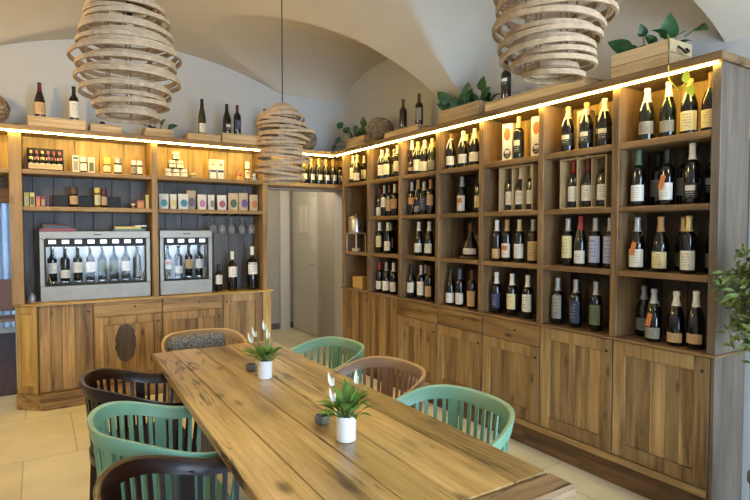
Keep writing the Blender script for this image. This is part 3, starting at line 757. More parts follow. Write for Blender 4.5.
# champagne row on the bridge shelf above the doorway
for k, x in enumerate((2.475, 2.566, 2.657, 2.748, 2.839, 2.93)):
    bottle('ch', 'bk', 'cork', 'white', (x, 5.41, 2.0003), .45+random.uniform(-.1, .1), '%s of six dark champagne bottles on the shelf over the doorway' % (ORD[k].capitalize()+' from left'), 'champagne bottles over the doorway', (.05, .11), arc=.8)

# three display bottles on the back counter
G3 = 'display bottles on the back counter'
bottle('hf', 'bk', 'black', 'white', (1.54, 5.40, ZC+.0004), .2, 'smallest of three dark bottles on back counter, next to the small dispenser', G3, (.075, .165), arc=1.4)
bottle('md', 'bk', 'white', 'white', (1.68, 5.40, ZC+.0004), .2, 'middle-sized dark bottle with white cap on the back counter', G3, (.14, .245), arc=1.4, frac=.2)
bottle('mg', 'bk', 'white', 'white', (1.892, 5.41, ZC+.0004), .2, 'largest dark magnum bottle with white cap at right end of counter', G3, (.16, .28), arc=1.4, frac=.2)

# ------------------------------------------------------------------ wine dispensers
def dispenser(label, x0, x1, h, n, adj):
    w = x1-x0; t = thing('wine_dispenser', label, 'wine dispenser', ((x0+x1)/2, 5.36, ZC+.0004), 0, 'steel wine dispensers on the back counter')
    hw = w/2; bx = .036; zb, zt = .135, .54; D = .235
    mb = MB(); mb.box(-hw, hw, .012, D, 0, zb-.02, .003); mb.box(-hw, hw, .012, D, zt+.01, h, .003); mb.box(-hw, -hw+.02, .012, D, zb-.02, zt+.01, 0); mb.box(hw-.02, hw, .012, D, zb-.02, zt+.01, 0); mb.box(-hw, hw, D-.012, D, 0, h, 0)
    mb.build('body', M['steel'], t)
    mb = MB(); mb.box(-hw, hw, -.012, .012, 0, zb, .004); mb.box(-hw, hw, -.012, .012, zt, h, .004); mb.box(-hw, -hw+bx, -.012, .012, zb, zt, .003); mb.box(hw-bx, hw, -.012, .012, zb, zt, .003)
    fr = mb.build('front_frame', M['steel'], t)
    mb = MB()
    mb.box(-.03, .036, -.0135, -.0125, h-.036, h-.028, 0)
    mb.build('lettering', M['darkmetal'], fr)
    mb = MB(); a = hw-bx
    mb.box(-a, a, -.006, .002, zb, zb+.014, 0); mb.box(-a, -a+.012, -.006, .002, zb+.014, zt-.07, 0); mb.box(a-.012, a, -.006, .002, zb+.014, zt-.07, 0)
    mb.build('window_seal', M['blackplastic'], t)
    mb = MB(); mb.box(-a, a, -.008, .02, zt-.07, zt, .002); st = mb.build('control_strip', M['blackplastic'], t)
    pitch = (2*a-.02)/n
    for k in range(n):
        c = -a+.01+pitch*(k+.5)
        mb = MB(); mb.box(c-pitch*.27, c+pitch*.27, -.0095, -.008, zt-.043, zt-.012, .0005); mb.build('display', M['display'], st)
        mb = MB(); mb.tube([(c, .06, zt-.005), (c, .06, zt-.06), (c, .045, zt-.085)], .006, 7); mb.build('pouring_spout', M['chrome'], t)
    mb = MB(); mb.box(-hw+.021, hw-.021, D-.018, D-.0125, zb-.019, zt+.009, 0); mb.build('inner_wall', M['inner'], t)
    mb = MB(); mb.box(-hw+.03, hw-.03, .09, .115, zt-.002, zt+.006, 0); mb.build('inner_lamp', M['lamp_cool'], t)
    mb = MB(); mb.box(-a+.013, a-.013, -.003, -.001, zb+.015, zt-.071, 0); mb.build('glass_door', M['pane'], t)
    for s_ in (-1, 1):
        mb = MB(); mb.tube([(s_*(a-.05), -.014, zb+.018), (s_*(a-.022), -.014, zb+.11)], .006, 6); mb.build('drip_lever', M['chrome'], t)
    labs = ['white', 'white', 'white', 'white', 'green', 'green', 'white', None] if n == 8 else ['colour', 'white', 'tan', 'white']
    gls = ['bk', 'bk', 'gr', 'bk', 'gr', 'gr', 'gr', 'og'] if n == 8 else ['gr', 'bk', 'bk', 'gr']
    for k in range(n):
        cx = (x0+x1)/2-a+.01+pitch*(k+.5)
        o = MB(); o.lathe([(0, 0), (.042, 0), (.045, .004), (.045, .045), (.043, .047), (0, .047)], 20); c = o.build('bottle_coaster', M['chrome'], t); c.location = (cx-(x0+x1)/2, .125, zb-.0195)
        bottle('bd', gls[k], None, labs[k], (cx, 5.36+.125, ZC+zb+.028), .1, '%s bottle %s in the %s dispenser' % ((ORD[k]+' from left,').capitalize(), 'with '+LN.get(labs[k], labs[k])+' label' if labs[k] else 'clear and unlabelled', adj), 'bottles inside the %s wine dispenser' % adj, (.075, .165) if k != 1 else (.03, .10), arc=1.4)
dispenser('large steel wine dispenser holding eight bottles on the back counter', .02, .895, .605, 8, 'large')
dispenser('small steel wine dispenser holding four bottles on the back counter', .978, 1.465, .612, 4, 'small')

# reed diffuser
t = thing('reed_diffuser', 'small glass diffuser with thin brown reeds left of the large dispenser', 'diffuser', (-.04, 5.42, ZC+.0003))
mb = MB(); mb.lathe([(0, 0), (.028, 0), (.03, .004), (.03, .045), (.022, .06), (.012, .064), (.012, .078), (0, .078)], 18); mb.build('glass_flask', M['cap_silver'], t)
for k in range(5):
    a = 2*PI*k/5+.3; mb = MB(); mb.tube([(.003*math.cos(a), .003*math.sin(a), .07), (.033*math.cos(a), .02*math.sin(a), .25)], .0022, 5); mb.build('reed', M['cap_brown'], t)

# ------------------------------------------------------------------ goods on the back shelves
SZ1, SZ2 = 2.0003, 1.6973
t = thing('tiered_rack', 'small black tiered rack of bottles on the upper left shelf', 'rack', (.08, 5.42, SZ1))
mb = MB(); mb.box(-.135, .135, -.07, .06, 0, .012, .002); mb.box(-.135, -.125, -.065, .06, .012, .1, .001); mb.box(.125, .135, -.065, .06, .012, .1, .001); mb.box(-.125, .125, .0, .06, .06, .07, .001); mb.box(-.135, .135, .05, .06, .012, .2, .001); mb.build('rack_frame', M['blackplastic'], t)
mb = MB(); mb.box(-.123, .123, -.07, -.062, .0125, .055, .001); mb.build('front_board', W('crate', 'X'), t)
sb = MB(); sb.lathe([(0, 0), (.014, 0), (.016, .003), (.016, .07), (.009, .085), (.007, .095), (0, .095)], 12); sbm = sb.mesh('bottle_body', M['bk'], 50)
caps = ['yellow', 'pink', 'yellow', 'pink', 'red', 'pink']
cm = {}
for c_ in set(caps):
    q = MB(); q.lathe([(.0105, .078), (.0105, .105), (.0, .107)], 12, cap=False); cm[c_] = q.mesh('cap', M['cap_'+c_], 50)
q = MB(); q.lathe([(.0165, .025), (.0165, .05)], 14, cap=False); slm = q.mesh('label_band', M['lab_white'], 50)
for tier, (yy, zz, nm) in enumerate(((5.388, .0128, 'front'), (5.443, .0708, 'rear'))):
    for k in range(6):
        b_ = thing('small_bottle', '%s-capped small bottle, %s in %s row of the tiered rack' % (caps[k], pos_words(k, 6), nm), 'bottle', (.08-.105+.042*k, yy, SZ1+zz), 0, 'small bottles in the tiered rack')
        inst('bottle_body', sbm, b_); inst('cap', cm[caps[k]], b_); inst('label_band', slm, b_)

def jar(label, x, y, z, r, h, glass, lid, lab, group, name='jar', lidh=.3, cat='jar'):
    t = thing(name, label, cat, (x, y, z), random.uniform(-.2, .2), group)
    mb = MB(); mb.lathe([(0, 0), (r*.92, 0), (r, .004), (r, h*(1-lidh)-.006), (r*.9, h*(1-lidh)), (0, h*(1-lidh))], 18); mb.build('jar_body', M[glass], t)
    mb = MB(); mb.lathe([(r*.93, h*(1-lidh)), (r*.95, h-.003), (r*.88, h), (0, h)], 18, cap=False); mb.build('lid', M['cap_'+lid], t)
    if lab:
        mb = MB(); n = 10; z0, z1 = h*.15, h*(1-lidh)*.85
        v = [[mb.b.verts.new(((r+.0007)*math.sin(1.2*(2*i/n-1)), -(r+.0007)*math.cos(1.2*(2*i/n-1)), zz)) for i in range(n+1)] for zz in (z0, z1)]
        for i in range(n): mb.b.faces.new((v[0][i], v[0][i+1], v[1][i+1], v[1][i]))
        mb.build('paper_label', M['lab_'+lab], t)
    return t
def pack(label, x, y, z, w, d, h, body, face, name='carton', cat='carton', group=None, rot=0, top=None):
    t = thing(name, label, cat, (x, y, z), rot, group)
    mb = MB(); mb.box(-w/2, w/2, -d/2, d/2, 0, h, .0015); mb.build('box', M['cap_'+body], t)
    mb = MB(); mb.box(-w*.38, w*.38, -d/2-.001, -d/2, h*.12, h*.7, 0); mb.build('front_print', M['lab_'+face], t)
    if top:
        mb = MB(); mb.box(-w*.4, w*.4, -d/2-.001, -d/2, h*.76, h*.93, 0); mb.build('top_print', M['cap_'+top], t)
    return t
GJ = 'small goods on the upper left shelf'
pack('white carton with grey print, leftmost of three beside the tiered rack', .305, 5.42, SZ1, .05, .05, .15, 'white', 'grey', group=GJ, top='blue')
jar('dark jar with white lid between two white cartons on upper left shelf', .365, 5.42, SZ1, .027, .14, 'bk', 'white', 'white', GJ)
pack('white carton with green print right of the dark jar, upper left shelf', .427, 5.42, SZ1, .05, .05, .14, 'white', 'green', group=GJ, top='gold')
jar('yellow-lidded clear jar at the middle of the upper left shelf', .552, 5.42, SZ1, .033, .15, 'cl', 'yellow', 'cream', GJ, lidh=.4)
jar('dark jar with blue-white lid beside the yellow-lidded jar', .642, 5.42, SZ1, .034, .15, 'bk', 'silver', 'white', GJ)
jar('small jar with white lid and grey label near the divider', .775, 5.43, SZ1, .024, .14, 'gr', 'white', 'grey', GJ, lidh=.3)
jar('small white-lidded jar beside the divider on upper left shelf', .828, 5.43, SZ1, .024, .14, 'gr', 'white', 'white', GJ, lidh=.3)
GM = 'small goods on the middle left shelf'
pack('yellow pack nearest the left post on the middle shelf', -.063, 5.42, SZ2, .034, .05, .118, 'yellow', 'cream', 'pack', 'pack', GM)
pack('yellow pack second from the left post on the middle shelf', -.022, 5.42, SZ2, .034, .05, .118, 'yellow', 'green', 'pack', 'pack', GM)
pack('pink pack beside the two yellow packs on the middle shelf', .02, 5.42, SZ2, .03, .05, .09, 'pink', 'orange', 'pack', 'pack', GM)
pack('red pack right of the pink pack on the middle shelf', .056, 5.42, SZ2, .03, .05, .09, 'red', 'tan', 'pack', 'pack', GM)
pack('dark wine-red pack rightmost of the little packs by the left post', .09, 5.42, SZ2, .024, .05, .08, 'wine', 'navy', 'pack', 'pack', GM)
mb = MB(); mb.box(.13, .665, 5.46, 5.58, SZ2, SZ2+.105, .003)
tag(mb.build('black_box', M['blackplastic']), 'long black box standing at the back of the middle left shelf', 'box')
jar('brown jar with two pale spots before the black box', .285, 5.42, SZ2, .035, .18, 'br', 'brown', 'tan', GM, lidh=.35)
jar('pale-labelled jar with yellow lid before the black box', .47, 5.42, SZ2, .026, .18, 'cl', 'yellow', 'cream', GM, lidh=.25)
jar('dark red jar right beside the yellow-lidded jar before the black box', .525, 5.42, SZ2, .024, .17, 'br', 'wine', 'tan', GM, lidh=.3)
jar('tiny white jar leftmost of the orange group by the divider', .765, 5.41, SZ2, .018, .045, 'cl', 'white', None, GM)
pack('orange box by the divider on the middle left shelf', .825, 5.42, SZ2, .06, .05, .075, 'orange', 'orange', 'small_box', 'box', GM)
pack('slim pale yellow carton against the divider on middle left shelf', .885, 5.42, SZ2, .026, .05, .13, 'yellow', 'cream', 'carton', 'carton', GM)

# books on top of the dispenser
ZD = ZC+.605+.0008
def book(label, x, y, z, w, d, h, col, rot):
    t = thing('book', label, 'book', (x, y, z), rot, 'books lying on the large dispenser')
    mb = MB(); mb.box(-w/2+.003, w/2-.003, -d/2+.003, d/2-.002, .002, h-.002, 0); mb.build('pages', M['cap_white'], t)
    mb = MB(); mb.box(-w/2, w/2, -d/2, d/2, 0, .002, 0); mb.box(-w/2, w/2, -d/2, d/2, h-.002, h, 0); mb.box(-w/2, w/2, -d/2-.001, -d/2+.001, .0, h, 0); mb.build('cover', M['cap_'+col], t)
book('wide red book at the bottom of left pile on large dispenser', .16, 5.46, ZD, .27, .17, .022, 'red', 0)
book('black book on the red book, large dispenser top', .15, 5.46, ZD+.0225, .2, .15, .022, 'black', .1)
book('brown booklet topmost of the left pile on large dispenser', .14, 5.46, ZD+.045, .16, .13, .016, 'brown', .25)
book('dark green book at the bottom of right pile on large dispenser', .73, 5.46, ZD, .26, .16, .02, 'green', 0)
book('yellow-green book topmost of the right pile on large dispenser', .72, 5.46, ZD+.0205, .22, .15, .02, 'yellow', -.08)
book('white booklet lying on right pile beside divider, large dispenser', .82, 5.455, ZD+.041, .1, .14, .012, 'white', .05)

# upright pouches on the middle right shelf
def pouch(label, x, w, h, base, badge, y=5.40):
    t = thing('food_pouch', label, 'pouch', (x, y, SZ2), random.uniform(-.12, .12), 'stand-up pouches on the middle right shelf')
    mb = MB(); rowsv = []
    for z, d in ((0, .022), (h*.2, .026), (h*.6, .017), (h*.88, .006), (h, .003)):
        ww = w/2*(1 if z else .96)
        rowsv.append([mb.b.verts.new(p) for p in ((-ww, 0, z), (-ww*.6, -d, z), (0, -d*1.2, z), (ww*.6, -d, z), (ww, 0, z), (ww*.6, d, z), (0, d*1.2, z), (-ww*.6, d, z))])
    for a, b in zip(rowsv, rowsv[1:]):
        for i in range(8): mb.b.faces.new((a[i], a[(i+1) % 8], b[(i+1) % 8], b[i]))
    mb.b.faces.new(rowsv[0][::-1]); mb.b.faces.new(rowsv[-1])
    mb.build('bag', M['cap_'+base], t, smooth=60)
    mb = MB(); n = 18
    mb.prism([(w*.33*math.cos(2*PI*i/n), h*.24*math.sin(2*PI*i/n)) for i in range(n)], 0, .001, Matrix.Translation((0, -.0325, h*.40)) @ Matrix.Rotation(R(93), 4, 'X'))
    mb.build('round_badge', M['cap_'+badge], t)
    return t
M['cap_teal'] = plain('print_teal', '#3f8f94', .5); M['cap_purple'] = plain('print_purple', '#6d5a9c', .5); M['cap_bluebright'] = plain('print_blue', '#2f7f9f', .5)
M['cap_kraft'] = plain('kraft', '#cdb791', .6); M['cap_forest'] = plain('print_forest', '#3d5c34', .5); M['cap_rose'] = plain('print_rose', '#c07a9c', .5); M['cap_greyp'] = plain('print_grey', '#9c9488', .5)
for x, w, h, b_, g_, tx in ((1.03, .085, .145, 'white', 'teal', 'white pouch with teal badge, leftmost on middle right shelf'),
    (1.115, .062, .145, 'white', 'yellow', 'narrow white pouch with yellow badge beside the teal one'),
    (1.208, .094, .15, 'white', 'bluebright', 'white pouch with bright blue badge on middle right shelf'),
    (1.385, .085, .15, 'white', 'rose', 'white pouch with rose badge on middle right shelf'),
    (1.475, .065, .15, 'white', 'greyp', 'narrow whitish pouch with grey badge beside the rose one'),
    (1.58, .092, .15, 'white', 'red', 'white pouch with red badge at the middle right shelf'),
    (1.695, .098, .175, 'kraft', 'forest', 'kraft pouch with dark green badge on middle right shelf'),
    (1.80, .098, .18, 'kraft', 'purple', 'kraft pouch with purple badge on middle right shelf'),
    (1.91, .09, .165, 'kraft', 'orange', 'kraft pouch with orange badge, rightmost on middle right shelf')):
    pouch(tx, x, w, h, b_, g_)
pouch('brown-red pouch standing behind the blue and rose pouches', 1.30, .085, .19, 'kraft', 'wine', 5.47)

# stacked tins on the upper right shelf
GT = 'stacked tins on the upper right shelf'
for k, (x, lv, tx) in enumerate(((1.075, 0, 'tin at the bottom left of the tin pyramid'), (1.147, 0, 'tin at the bottom middle of the tin pyramid'), (1.219, 0, 'tin at the bottom right of the tin pyramid'),
        (1.111, 1, 'tin on the left of the pyramid second tier'), (1.183, 1, 'tin on the right of the pyramid second tier'), (1.147, 2, 'tin topmost on the tin pyramid'))):
    jar('white-lidded dark '+tx, x, 5.42, SZ1+lv*.0823, .034, .082, 'bk', 'white', 'white', GT, 'tin', .35, 'tin')
jar('lone low tin right of the tin pyramid', 1.305, 5.42, SZ1, .032, .055, 'bk', 'gold', 'grey', GT, 'tin', .35, 'tin')
for k, (x, lv, tx, c_) in enumerate(((1.495, 0, 'lower left', 'wine'), (1.57, 0, 'lower right', 'black'), (1.495, 1, 'upper left', 'yellow'), (1.57, 1, 'upper right', 'white'))):
    pack('small white-fronted box, %s of the two by two box stack' % tx, x, 5.42, SZ1+lv*.0985, .068, .06, .098, 'white' if lv else 'silver', 'colour' if lv else 'white', 'small_box', 'box', 'small boxes stacked on the upper right shelf', top=c_)
jar('orange jar leftmost of three right of the box stack', 1.765, 5.42, SZ1, .03, .085, 'cl', 'orange', 'orange', GT, lidh=.35)
jar('tall orange and white jar behind two small jars', 1.855, 5.43, SZ1, .026, .2, 'cl', 'white', 'colour', GT, lidh=.35)
jar('small grey-blue jar beside the right post on upper shelf', 1.925, 5.42, SZ1, .024, .085, 'bk', 'silver', 'blue', GT, lidh=.35)

# hanging stemware
M['stem_glass'] = plain('wine_glass_clear', '#c9ced2', .08, var=.02)
def stemmat():
    m, nt, b = new_mat('wine_glass'); b.inputs['Base Color'].default_value = (.95, .97, 1, 1); b.inputs['Roughness'].default_value = .02
    b.inputs['Transmission Weight'].default_value = .92; b.inputs['IOR'].default_value = 1.3; return m
M['stem_glass'] = stemmat()
t = thing('glass_rack', 'dark hanging glass rack under the middle right shelf', 'rack', (1.68, 5.45, 1.63))
for x in (-.24, -.15, -.06, .05, .16, .25):
    mb = MB(); mb.box(x-.006, x+.006, -.13, .12, .016, .0295, .001); mb.box(x-.016, x+.016, -.13, .12, .011, .016, .001); mb.build('rack_rail', M['darkmetal'], t)
g0 = None
for k, (x, y, tx) in enumerate(((1.485, 5.38, 'leftmost in front'), (1.575, 5.38, 'second in front'), (1.675, 5.40, 'third in front'), (1.785, 5.40, 'fourth in front'), (1.885, 5.40, 'rightmost in front'))):
    lab = 'upside-down stemmed wine glass hanging %s on the glass rack' % tx
    if g0 is None:
        g0 = thing('wine_glass', lab, 'glass', (x, y, 1.643), 0, 'wine glasses hanging under the shelf')
        mb = MB(); mb.lathe([(0, 0), (.032, -.002), (.033, -.004), (.006, -.008), (.004, -.02), (.0038, -.075), (.006, -.083), (0, -.084)], 18); mb.build('foot_and_stem', M['stem_glass'], g0)
        mb = MB(); mb.lathe([(.004, -.083), (.022, -.092), (.034, -.115), (.037, -.14), (.030, -.178), (.0288, -.178), (.0355, -.14), (.0325, -.116), (.021, -.094), (.003, -.086)], 20, cap=False); mb.build('bowl', M['stem_glass'], g0)
    else: dup(g0, lab, (x, y, 1.643))

# ------------------------------------------------------------------ things on top of the shelving
ZTOP = ZCOR1+.0005
def crate(label, x0, x1, y0, y1, h, z=ZTOP, ax='X'):
    t = thing('wooden_box', label, 'box', ((x0+x1)/2, (y0+y1)/2, z), 0, 'wooden wine boxes on top of the shelving')
    mb = MB(); mb.box(x0, x1, y0, y1, z, z+h*.86, .003); mb.build('box_body', W('crate', ax), t, world=True)
    mb = MB(); mb.box(x0-.002, x1+.002, y0-.002, y1+.002, z+h*.865, z+h, .002); mb.build('box_lid', W('crate', ax), t, world=True)
    return z+h+.0004
zb1 = crate('flat wooden box under the two left bottles on back shelving', -.04, .385, 5.32, 5.56, .09)
zb2 = crate('flat wooden box under the first pendant on back shelving', .42, .67, 5.32, 5.55, .075)
zb3 = crate('flat wooden box under the tall slim bottle on back shelving', 1.245, 1.56, 5.34, 5.56, .075)
zb4 = crate('long wooden box at the doorway end of back shelving', 1.575, 2.10, 5.34, 5.56, .105)
GTP = 'bottles standing on top of the shelving'
bottle('bg', 'br', 'wine', 'tan', (.048, 5.42, zb1), .1, 'brown bottle with tan label, leftmost on top of back shelving', GTP, (.03, .13), arc=1.35)
bottle('bd', 'bk', 'black', 'white', (.302, 5.42, zb1), .1, 'dark bottle with big white label left of the first pendant', GTP, (.03, .17), arc=1.4)
bottle('fl', 'og', 'black', 'white', (1.40, 5.42, zb3), .25, 'tall slim green bottle with white label on back shelving', GTP, (.02, .11), frac=.2)
bottle('bg', 'gr', 'black', 'black', (1.645, 5.42, zb4), .25, 'dark sloping bottle without pale label, left of pair on back shelving', GTP)
bottle('bd', 'bk', 'wine', 'navy', (1.752, 5.42, zb4), .25, 'dark bottle with red capsule, right of pair on back shelving', GTP)
bottle('bg', 'og', 'black', 'cream', (2.045, 5.42, zb4), .3, 'green bottle with cream label beside the rattan stack pendant', GTP, (.04, .13))
mb = MB(); mb.lathe([(0, 0), (.022, 0), (.025, .01), (.02, .03), (0, .04)], 16); o = mb.build('dark_stone', M['blackplastic']); o.location = (.52, 5.4, zb2); tag(o, 'small dark round paperweight on box under first pendant', 'ornament')

def wicker_ball(label, loc, r):
    rnd = random.Random(int(loc[1]*100)); mb = MB()
    for k in range(25):
        ax = Vector((rnd.gauss(0, 1), rnd.gauss(0, 1), rnd.gauss(0, 1))).normalized(); o1 = ax.orthogonal().normalized(); o2 = ax.cross(o1)
        rr = r*rnd.uniform(.93, 1.0); off = rnd.uniform(-.45, .45)*r; rc = math.sqrt(max(rr*rr-off*off, 0))
        mb.tube([ax*off+(o1*math.cos(a)+o2*math.sin(a))*rc for a in [2*PI*i/26 for i in range(26)]], .0045, 5, True)
    o = mb.build('wicker_ball', M['wicker'], smooth=0); o.location = loc; tag(o, label, 'ornament', 'woven balls on top of the shelving'); return o
wicker_ball('brown wicker ball at the left end of back shelving top', (-.29, 5.42, ZTOP+.134), .128)
wicker_ball('round wicker ball between planter and wooden box on long shelving', (2.95, 4.60, ZTOP+.141), .135)
wicker_ball('wicker ball behind the hanging rattan lamp near the doorway', (2.53, 5.47, ZTOP+.13), .125)

zr1 = crate('flat wooden box under two dark bottles on long shelving', 2.84, 3.06, 3.83, 4.36, .07, ax='Y')
bottle('bd', 'br', 'brown', None, (2.95, 4.20, zr1), R(-80), 'plain dark bottle without label on long shelving top', GTP)
bottle('bd', 'br', 'brown', 'grey', (2.95, 3.95, zr1), R(-75), 'dark bottle with pale label beside the unlabelled one on long shelving', GTP, (.06, .17))
zr2 = crate('long flat wooden box beneath the second pendant on long shelving', 2.84, 3.06, 2.13, 2.99, .085, ax='Y')
bottle('bd', 'bk', 'black', 'black', (2.93, 2.865, zr2), R(-75), 'black bottle with dark label beside the second pendant', GTP, (.1, .17))
mb = MB(); mb.lathe([(0, 0), (.035, 0), (.045, .03), (.05, .035), (.045, .035), (.03, .008), (0, .006)], 18); o = mb.build('dark_bowl', M['planterpot']); o.location = (2.93, 2.24, zr2); tag(o, 'small dark bowl on long box below second pendant', 'bowl')

def planter(label, x0, x1, y0, y1, h, leaves, stems, rope=False, small=0, tend=None, ax='Y'):
    t = thing('planter_crate', label, 'planter', ((x0+x1)/2, (y0+y1)/2, ZTOP), 0, 'leafy plants in wooden crates on top of the shelving')
    z = ZTOP; th = .012; mb = MB()
    mb.box(x0, x1, y0, y1, z, z+.012, .001)
    for zz0, zz1 in ((z+.012, z+.012+(h-.012)*.48), (z+.012+(h-.012)*.5, z+h)):
        mb.box(x0, x0+th, y0, y1, zz0, zz1, .002); mb.box(x1-th, x1, y0, y1, zz0, zz1, .002); mb.box(x0+th, x1-th, y0, y0+th, zz0, zz1, .002); mb.box(x0+th, x1-th, y1-th, y1, zz0, zz1, .002)
    mb.build('crate', W('crate', ax), t, world=True)
    mb = MB(); mb.box(x0+th, x1-th, y0+th, y1-th, z+.013, z+h-.015, 0); mb.build('soil', M['soil'], t, world=True)
    mb = MB(); rnd = random.Random(int(y0*100)); c = Vector(((x0+x1)/2, (y0+y1)/2, z+h-.015))
    stalks = []
    for (b_, tp, w) in leaves:
        b_, tp = Vector(b_), Vector(tp); L = (tp-b_).length; k = min(1, 1.45*w/L); lb_ = tp+(b_-tp)*k+Vector((0, 0, .02*(1-k)))
        mb.leaf(lb_, tp, w, up=(-.8, -.5, .35), fold=.18, droop=.08, n=9, shape=.78)
        stalks.append([b_-Vector((0, 0, .03)), lb_])
    for k in range(small):
        b_ = Vector((rnd.uniform(x0+.02, x1-.02), rnd.uniform(y0+.02, y1-.02), z+h-.01)); a = rnd.uniform(0, 2*PI); L = rnd.uniform(.07, .13)
        tp = b_+Vector((math.cos(a)*L*.8, math.sin(a)*L, rnd.uniform(.0, .14))); mb.leaf(b_, tp, rnd.uniform(.045, .07), fold=.25, droop=.2)
    mb.build('foliage', M['leafdark'], t, world=True, smooth=60)
    for pts in stems+stalks:
        mb = MB(); mb.tube(pts, .0035, 6); mb.build('plant_stem', M['stem'], t, world=True)
    if rope:
        mb = MB(); x = x0-.006
        yc = (y0+y1)/2
        ys = y0-.006
        mb.tube([(x0+.06, ys, z+h-.035), (x0+.065, ys-.018, z+h-.055), (x0+.1, ys-.022, z+h-.07), (x0+.135, ys-.018, z+h-.055), (x0+.14, ys, z+h-.035)], .006, 7); mb.build('rope_handle', M['darkmetal'], t, world=True)
    if tend:
        mb = MB(); mb.tube(tend[0], .0032, 6); mb.build('trailing_stem', M['leafyellow'], t, world=True)
        mb = MB()
        for b_, tp, w in tend[1]: mb.leaf(b_, tp, w, up=(-.9, -.3, .1), fold=.15, droop=.05, shape=.8)
        mb.build('yellow_leaves', M['leafyellow'], t, world=True, smooth=60, label='yellow trailing leaves')
    return t
zz = ZTOP
planter('leafy planter crate at the corner end of long shelving, by the ball', 2.86, 3.04, 4.77, 5.12, .12,
        [((2.95, 5.1, 2.46), (2.90, 5.42, 2.70), .085), ((2.95, 5.05, 2.47), (2.9, 5.28, 2.62), .08), ((2.93, 5.1, 2.45), (2.88, 5.45, 2.50), .085), ((2.9, 5.1, 2.45), (2.86, 5.50, 2.40), .08),
         ((2.95, 4.98, 2.47), (2.9, 5.03, 2.62), .085), ((2.95, 4.88, 2.47), (2.9, 4.85, 2.68), .08), ((2.95, 4.9, 2.47), (2.9, 4.87, 2.60), .08), ((2.95, 4.95, 2.47), (2.88, 4.97, 2.56), .1)],
        [[(2.95, 5.0, 2.44), (2.93, 5.05, 2.50), (2.9, 5.12, 2.52)], [(2.95, 4.95, 2.44), (2.93, 4.9, 2.52)]], small=14)
planter('leafy planter crate left of the black bottle on long shelving', 2.85, 3.05, 3.06, 3.54, .125,
        [((2.93, 3.45, 2.49), (2.84, 3.55, 2.645), .1), ((2.93, 3.45, 2.48), (2.86, 3.58, 2.55), .085), ((2.93, 3.28, 2.5), (2.90, 3.24, 2.66), .13), ((2.93, 3.3, 2.48), (2.88, 3.20, 2.56), .12),
         ((2.93, 3.12, 2.50), (2.86, 3.02, 2.65), .09), ((2.93, 3.12, 2.48), (2.88, 2.97, 2.56), .11), ((2.93, 3.2, 2.48), (2.88, 3.10, 2.52), .1), ((2.93, 3.38, 2.48), (2.88, 3.42, 2.58), .1)],
        [[(2.95, 3.3, 2.46), (2.94, 3.4, 2.52), (2.92, 3.5, 2.60)], [(2.95, 3.2, 2.46), (2.93, 3.12, 2.55), (2.92, 3.06, 2.63)]], small=18)
planter('large-leaved planter crate with rope handle at near end of long shelving', 2.83, 3.04, 1.60, 1.945, .15,
        [((2.93, 1.86, 2.50), (2.86, 1.99, 2.60), .10), ((2.93, 1.80, 2.52), (2.88, 1.80, 2.65), .055), ((2.92, 1.665, 2.50), (2.88, 1.635, 2.655), .095), ((2.92, 1.575, 2.55), (2.87, 1.43, 2.50), .06),
         ((2.92, 1.77, 2.50), (2.86, 1.69, 2.53), .075), ((2.92, 1.84, 2.50), (2.85, 1.90, 2.54), .075), ((2.92, 1.72, 2.5), (2.85, 1.76, 2.57), .06)],
        [[(2.94, 1.66, 2.49), (2.92, 1.62, 2.54), (2.92, 1.575, 2.55)], [(2.94, 1.84, 2.48), (2.93, 1.82, 2.52)], [(2.94, 1.67, 2.48), (2.93, 1.668, 2.51)], [(2.93, 1.63, 2.49), (2.80, 1.60, 2.515), (2.762, 1.57, 2.44), (2.752, 1.565, 2.34)]], rope=True, small=5,
        tend=([(2.752, 1.565, 2.34), (2.752, 1.562, 2.27), (2.75, 1.51, 2.20), (2.75, 1.475, 2.235)], [((2.75, 1.475, 2.232), (2.745, 1.468, 2.295), .038), ((2.75, 1.46, 2.215), (2.742, 1.435, 2.155), .045)]))
planter('small leafy planter box behind the first pendant on back shelving', .86, 1.11, 5.34, 5.54, .085,
        [((1.05, 5.42, 2.44), (1.16, 5.36, 2.49), .07), ((1.0, 5.42, 2.44), (1.05, 5.36, 2.54), .06), ((.93, 5.42, 2.44), (.84, 5.36, 2.50), .06), ((.97, 5.42, 2.44), (.95, 5.35, 2.53), .06)],
        [[(1.0, 5.42, 2.43), (1.02, 5.4, 2.47)]], small=5, ax='X')

